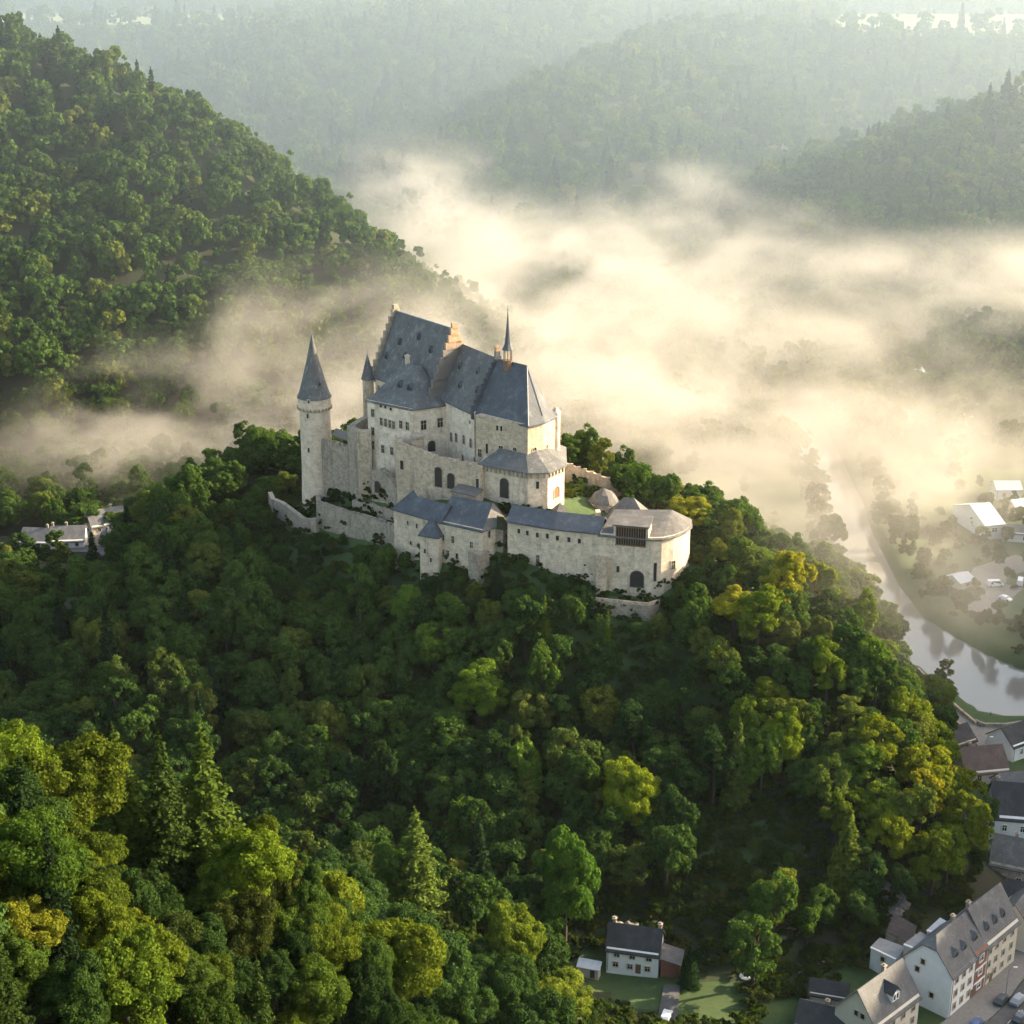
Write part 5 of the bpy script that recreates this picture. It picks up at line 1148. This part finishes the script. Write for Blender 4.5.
# --- individuals: those that show largest
def seen_from(x, y, z):
    vis = np.ones(len(x), bool)
    for t in np.linspace(.45, .985, 60):
        vis &= (CAMZ + (z - CAMZ) * t) > ground(x * t, y * t) + 4.0 * (t < .97)
    return vis
cand = np.where(zone == 0)[0]
cx, cyy, cz = X[cand], Y[cand], Z[cand] + 13 * scl[cand]
pxx, pyy, dd = project(cx, cyy, cz)
inside = (pxx > -20) & (pxx < 1044) & (pyy > 0) & (pyy < 1035)
vis = inside & seen_from(cx, cyy, cz)
size = scl[cand] / dd * vis
nb_b, nb_f = 300 - sum(h[3] == 'broad' for h in HAND), 60
cb_ = cand[np.argsort(-size * (~isf[cand]))][:nb_b]; cf_ = cand[np.argsort(-size * isf[cand])]; cf_ = cf_[:min(nb_f, int((vis & isf[cand]).sum()))]
chosen = np.zeros(n, bool); chosen[cb_] = True; chosen[cf_] = True

def place(kind, protos, k, loc, s3, rz, col, label, grp):
    cr, tk = protos[k % len(protos)]
    T = Thing('broadleaf_tree' if kind == 'broad' else 'spruce_tree', label, 'tree', tuple(loc), grp)
    T.o.scale = s3; T.o.rotation_euler = (0, 0, rz)
    for nm, me_ in (('crown', cr), ('trunk', tk)):
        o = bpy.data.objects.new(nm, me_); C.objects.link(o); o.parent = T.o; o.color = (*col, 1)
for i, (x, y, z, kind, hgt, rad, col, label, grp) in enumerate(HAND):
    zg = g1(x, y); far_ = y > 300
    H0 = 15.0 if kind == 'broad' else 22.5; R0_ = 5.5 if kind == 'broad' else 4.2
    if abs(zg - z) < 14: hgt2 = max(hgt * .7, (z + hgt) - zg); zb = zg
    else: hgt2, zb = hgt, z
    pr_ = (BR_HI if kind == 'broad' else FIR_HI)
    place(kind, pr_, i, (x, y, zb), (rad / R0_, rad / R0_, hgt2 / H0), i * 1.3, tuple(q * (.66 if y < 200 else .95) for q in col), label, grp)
LM = [((-57, 445), 'the round tower'), ((-40, 420), 'the weathered outer wall'), ((-20, 385), 'the stair bay'), ((0, 380), 'the long castle range'), ((30, 368), 'the gate terrace'), ((52, 384), 'the rounded gatehouse'),
      ((80, 375), 'the sunlit shoulder'), ((95, 335), 'the lane houses'), ((84, 300), 'the bare cliff'), ((50, 306), 'the cleared slope garden'), ((25, 290), 'the white cottage'), ((6, 305), 'the round fresh green tree'), ((32, 322), 'the glowing yellow-green tree'),
      ((-10, 345), 'the middle of the castle slope'), ((-50, 350), 'the shaded foot of the castle slope'), ((-20, 235), 'the lone golden green spruce'), ((0, 216), 'the bright yellow crown'), ((-45, 168), 'the three spruce spires'), ((-30, 150), 'the crest of the near spur'),
      ((-45, 120), 'the low corner of the near spur'), ((-130, 480), 'the dark side valley road'), ((-150, 520), 'the side valley village'), ((-95, 450), 'the wooded saddle beside the round tower'), ((-90, 400), 'the shaded flank below the saddle'), ((-85, 340), 'the dark valley bottom'),
      ((122, 440), 'the river bank'), ((160, 470), 'the far bank meadow'), ((-120, 570), 'the misty valley mouth'), ((20, 480), 'the back of the castle hill'), ((110, 560), 'the misty river bend')]
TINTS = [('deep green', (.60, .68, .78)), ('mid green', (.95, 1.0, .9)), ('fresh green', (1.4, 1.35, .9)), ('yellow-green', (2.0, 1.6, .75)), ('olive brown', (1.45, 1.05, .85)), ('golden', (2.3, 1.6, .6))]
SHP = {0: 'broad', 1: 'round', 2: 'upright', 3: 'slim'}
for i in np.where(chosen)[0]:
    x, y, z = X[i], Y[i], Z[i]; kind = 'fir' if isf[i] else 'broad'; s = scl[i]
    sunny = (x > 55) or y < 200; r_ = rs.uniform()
    tw = [.16, .26, .2, .26, .06, .06] if y < 240 else ([.06, .16, .20, .36, .06, .16] if sunny else [.36, .34, .17, .05, .06, .02])  # warm sunlight on the right flank put into golden crown tints
    if (y < 330 and x > -12 and x < 20 and y < 290) or (222 < y < 340 and x < 15) or (x < -45 and y > 300): tw = [.74, .22, .04, 0, 0, 0]  # hillside shade painted in here as mostly deep green crowns
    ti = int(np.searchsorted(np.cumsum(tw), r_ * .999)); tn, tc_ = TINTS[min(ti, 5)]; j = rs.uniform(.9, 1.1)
    lm = min(LM, key=lambda q: (q[0][0] - x) ** 2 + (q[0][1] - y) ** 2); d = math.hypot(lm[0][0] - x, lm[0][1] - y)
    if abs(x - lm[0][0]) > abs(y - lm[0][1]): rel = 'to the right of' if x > lm[0][0] else 'to the left of'
    else: rel = 'beyond' if y > lm[0][1] else 'in front of'
    if d < 9: rel = 'close by'
    sz = 'small' if s < .7 else ('tall' if s > .98 else 'mid-sized')
    if kind == 'fir': lab = f'{sz} {tn} spruce {rel} {lm[1]}'
    else: lab = f'{sz} {tn} broadleaf tree {rel} {lm[1]}'
    near = dd[np.where(cand == i)[0][0]] < 300
    pr_ = (BR_HI if near else BR_MID) if kind == 'broad' else (FIR_HI if near else FIR_MID)
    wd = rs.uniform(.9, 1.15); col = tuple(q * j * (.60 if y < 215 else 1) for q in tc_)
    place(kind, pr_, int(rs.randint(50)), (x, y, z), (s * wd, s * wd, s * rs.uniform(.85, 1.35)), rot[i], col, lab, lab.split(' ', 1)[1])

# --- the rest of the forest: one counted-out mass per kind of wood
def lowobj(name, me_list, col=(1, 1, 1)):
    out = []
    for i, me_ in enumerate(me_list):
        o = bpy.data.objects.new(name, me_); o.color = (*col, 1); out.append(o)
    return out
def gn_scatter(name, label, protos, P, R_, S_, I_):
    col = bpy.data.collections.new(name + '_shapes')
    for o in protos: col.objects.link(o)
    names = sorted(o.name for o in protos); order = [names.index(o.name) for o in protos]
    me_ = bpy.data.meshes.new(name); me_.vertices.add(len(P)); me_.vertices.foreach_set('co', P.astype(np.float32).ravel())
    for nm, ty, dat in (('turn', 'FLOAT', R_), ('pick', 'INT', np.array([order[k] for k in I_]))):
        a = me_.attributes.new(nm, ty, 'POINT'); a.data.foreach_set('value', dat.astype(np.float32 if ty == 'FLOAT' else np.int32))
    a = me_.attributes.new('size', 'FLOAT_VECTOR', 'POINT'); a.data.foreach_set('vector', S_.astype(np.float32).ravel())
    o = bpy.data.objects.new(name, me_); C.objects.link(o); tag(o, label, kind='stuff')
    g = bpy.data.node_groups.new(name, 'GeometryNodeTree'); g.interface.new_socket('Geometry', in_out='INPUT', socket_type='NodeSocketGeometry'); g.interface.new_socket('Geometry', in_out='OUTPUT', socket_type='NodeSocketGeometry')
    gi = g.nodes.new('NodeGroupInput'); go = g.nodes.new('NodeGroupOutput'); ip = g.nodes.new('GeometryNodeInstanceOnPoints'); ci = g.nodes.new('GeometryNodeCollectionInfo')
    ci.inputs[0].default_value = col; ci.inputs['Separate Children'].default_value = True; ci.inputs['Reset Children'].default_value = True
    def na(nm, ty): q = g.nodes.new('GeometryNodeInputNamedAttribute'); q.data_type = ty; q.inputs[0].default_value = nm; return q.outputs[0]
    cx_ = g.nodes.new('ShaderNodeCombineXYZ'); g.links.new(na('turn', 'FLOAT'), cx_.inputs[2])
    g.links.new(gi.outputs[0], ip.inputs['Points']); g.links.new(ci.outputs[0], ip.inputs['Instance']); ip.inputs['Pick Instance'].default_value = True
    g.links.new(na('pick', 'INT'), ip.inputs['Instance Index']); g.links.new(cx_.outputs[0], ip.inputs['Rotation']); g.links.new(na('size', 'FLOAT_VECTOR'), ip.inputs['Scale'])
    g.links.new(ip.outputs[0], go.inputs[0]); md_ = o.modifiers.new('scatter', 'NODES'); md_.node_group = g; return o
def S3(s, m): w = rs.uniform(.88, 1.15, m.sum()); return np.stack([s[m] * w, s[m] * w, s[m] * rs.uniform(.8, 1.3, m.sum())], 1)
PZ = np.stack([X, Y, Z - .3], 1)
for zz, fn, lab in ((0, 'forest', 'dense wood covering the castle hill and near valley'), (1, 'forest', 'dense wood covering the big hill across the valley'), (2, 'forest', 'far wood covering the hazy back hills')):
    m_ = (zone == zz) & ~chosen & ~isf; k = BR_LOW if zz else [c for c, t in BR_MID]
    gn_scatter('broadleaf_forest', lab, lowobj('broadleaf_shape', k, (1.0, 1.05, .9)), PZ[m_], rot[m_], S3(scl, m_), rs.randint(0, len(k), m_.sum()))
    m_ = (zone == zz) & ~chosen & isf; k = FIR_LOW if zz else [c for c, t in FIR_MID]
    gn_scatter('conifer_forest', lab.replace('wood', 'conifer wood'), lowobj('conifer_shape', k), PZ[m_], rot[m_], S3(scl * np.where(zone == 0, .9, .72), m_), rs.randint(0, len(k), m_.sum()))
# undergrowth
bx_, by_ = scatter(-150, 165, 100, 560, 2.5); bz_ = ground(bx_, by_)
ok = ~inpoly(bx_, by_, [(x * .8, 420 + (y - 420) * .58) for x, y in CASTLE]) & ~inpoly(bx_, by_, [(100,250),(125,250),(150,410),(118,412),(112,384)]) & ~inpoly(bx_, by_, LEFT_R) & ~inpoly(bx_, by_, [(9,268),(46,262),(46,279),(34,281),(36,286),(18,290),(9,286)]) & ~(inpoly(bx_, by_, STREET) & ~inpoly(bx_, by_, [(44,268),(66,278),(88,296),(86,306),(44,300)]))
ok |= inpoly(bx_, by_, [(15,408),(24,414),(27,426),(14,428)]) | inpoly(bx_, by_, [(-64,446),(-52,428),(-44,424),(-36,418),(-30,412),(-34,424),(-48,440),(-60,452)])
ok &= ~((bz_ < FLOOR + .5) & (bx_ > 60) & (rs.uniform(0, 1, len(bx_)) < .93)) & ~(edged(bx_, by_, RPOLY) < 1.0) & ~inpoly(bx_, by_, RPOLY)
ok &= (rs.uniform(0, 1, len(bx_)) < .9)
bx_, by_, bz_ = bx_[ok], by_[ok], bz_[ok]; nb_ = len(bx_); bs_ = rs.uniform(.7, 1.6, nb_)
gn_scatter('undergrowth', 'low bushes and brambles on the castle slopes and gardens', lowobj('bush_shape', BUSH), np.stack([bx_, by_, bz_ - .2], 1), rs.uniform(0, 6.28, nb_), np.stack([bs_, bs_, bs_ * rs.uniform(.6, 1.1, nb_)], 1), rs.randint(0, 3, nb_))
print('TREES', n, 'individual', int(chosen.sum()), 'bushes', nb_)
# ------------------------------------------------------------------ air
hz = mesh_obj('haze', *obox((-2600, -200, -8), (1, 0, 0), (0, 1, 0), (0, 0, 1), 5200, 3900, 268), None)
m = bpy.data.materials.new('haze_air'); m.use_nodes = True; nt = m.node_tree; nt.nodes.clear()
pv = N(nt, 'ShaderNodeVolumePrincipled'); pv.inputs['Color'].default_value = (.72, .86, 1.0, 1); pv.inputs['Density'].default_value = HAZE_D; pv.inputs['Anisotropy'].default_value = .2
o = N(nt, 'ShaderNodeOutputMaterial'); nt.links.new(pv.outputs[0], o.inputs['Volume']); hz.data.materials.append(m)
tag(hz, 'thin morning haze filling the valley', kind='stuff')
fh = mesh_obj('distant_mist', *obox((-2500, 600, -6), (1, 0, 0), (0, 1, 0), (0, 0, 1), 5000, 3000, 195), None)  # second box of even haze, added to fade the far hills
m = bpy.data.materials.new('distant_mist_air'); m.use_nodes = True; nt = m.node_tree; nt.nodes.clear()
pv = N(nt, 'ShaderNodeVolumePrincipled'); pv.inputs['Color'].default_value = (.46, .59, .72, 1); pv.inputs['Density'].default_value = FAR_D; pv.inputs['Anisotropy'].default_value = .4
o = N(nt, 'ShaderNodeOutputMaterial'); nt.links.new(pv.outputs[0], o.inputs['Volume']); fh.data.materials.append(m)
tag(fh, 'thicker morning mist over the far hills', kind='stuff')
# mist lying in the valley: banks given by centre, radii, weight
BANKS = [((-100,600,26),(85,65,32),2.0),((-45,650,42),(75,70,34),1.5),((-160,610,14),(90,70,20),.8),((-75,660,60),(50,50,26),.9),
         ((30,640,36),(100,110,38),1.4),((65,550,22),(80,60,28),1.2),((-10,820,34),(90,130,30),1.2),((70,900,40),(130,120,26),1.0),((-40,1050,30),(70,120,26),.9),
         ((120,760,24),(90,90,22),.8),((230,820,38),(90,70,24),1.0),((170,620,16),(70,70,18),.7),((115,520,14),(60,55,20),.7),((160,560,18),(60,60,22),.6),((120,1040,50),(60,70,16),.6),((84,425,48),(62,80,42),.38),((150,500,26),(80,120,36),.30),((110,640,40),(120,120,44),.5),((-60,1130,40),(60,60,34),1.0),((280,760,50),(90,70,26),.9)]
mi_ = mesh_obj('mist', *obox((-320, 345, -4), (1, 0, 0), (0, 1, 0), (0, 0, 1), 720, 1000, 108), None)
m = bpy.data.materials.new('valley_mist'); m.use_nodes = True; nt = m.node_tree; nt.nodes.clear()
g = N(nt, 'ShaderNodeNewGeometry'); pos = g.outputs['Position']
wn_ = N(nt, 'ShaderNodeTexNoise'); wn_.inputs['Scale'].default_value = .011; wn_.inputs['Detail'].default_value = 2; nt.links.new(pos, wn_.inputs['Vector'])
vm = N(nt, 'ShaderNodeVectorMath', operation='MULTIPLY_ADD'); nt.links.new(wn_.outputs['Color'], vm.inputs[0]); vm.inputs[1].default_value = (75, 75, 32); vm.inputs[2].default_value = (-37, -37, -16)
va = N(nt, 'ShaderNodeVectorMath', operation='ADD'); nt.links.new(pos, va.inputs[0]); nt.links.new(vm.outputs[0], va.inputs[1]); wp = va.outputs[0]
tot = None
for c_, r_, w_ in BANKS:
    a = N(nt, 'ShaderNodeVectorMath', operation='SUBTRACT'); nt.links.new(wp, a.inputs[0]); a.inputs[1].default_value = c_
    b_ = N(nt, 'ShaderNodeVectorMath', operation='DIVIDE'); nt.links.new(a.outputs[0], b_.inputs[0]); b_.inputs[1].default_value = r_
    l_ = N(nt, 'ShaderNodeVectorMath', operation='LENGTH'); nt.links.new(b_.outputs[0], l_.inputs[0])
    f = sstep(nt, l_.outputs['Value'], 1.25, 0.0); f = mth(nt, 'MULTIPLY', f, w_)
    tot = f if tot is None else mth(nt, 'ADD', tot, f)
fb = N(nt, 'ShaderNodeTexNoise'); fb.inputs['Scale'].default_value = .022; fb.inputs['Detail'].default_value = 4; fb.inputs['Roughness'].default_value = .6
mp = N(nt, 'ShaderNodeMapping'); mp.inputs['Scale'].default_value = (1, 1, 1.6); nt.links.new(wp, mp.inputs[0]); nt.links.new(mp.outputs[0], fb.inputs['Vector'])
nf = sstep(nt, fb.outputs['Fac'], .38, .67)
sx = N(nt, 'ShaderNodeSeparateXYZ'); nt.links.new(pos, sx.inputs[0])
hf = sstep(nt, sx.outputs[2], 92, 28)
dn = mth(nt, 'MULTIPLY', mth(nt, 'MULTIPLY', mth(nt, 'MULTIPLY', tot, nf), hf), MIST_D)
vs = N(nt, 'ShaderNodeVolumePrincipled'); vs.inputs['Color'].default_value = (.80, .77, .72, 1); vs.inputs['Anisotropy'].default_value = .35; nt.links.new(dn, vs.inputs['Density'])
o = N(nt, 'ShaderNodeOutputMaterial'); nt.links.new(vs.outputs[0], o.inputs['Volume']); mi_.data.materials.append(m)
try: m.cycles.volume_step_rate = 1.0
except Exception as e: print(e)
tag(mi_, 'bright morning mist lying in the valley behind the castle', kind='stuff')
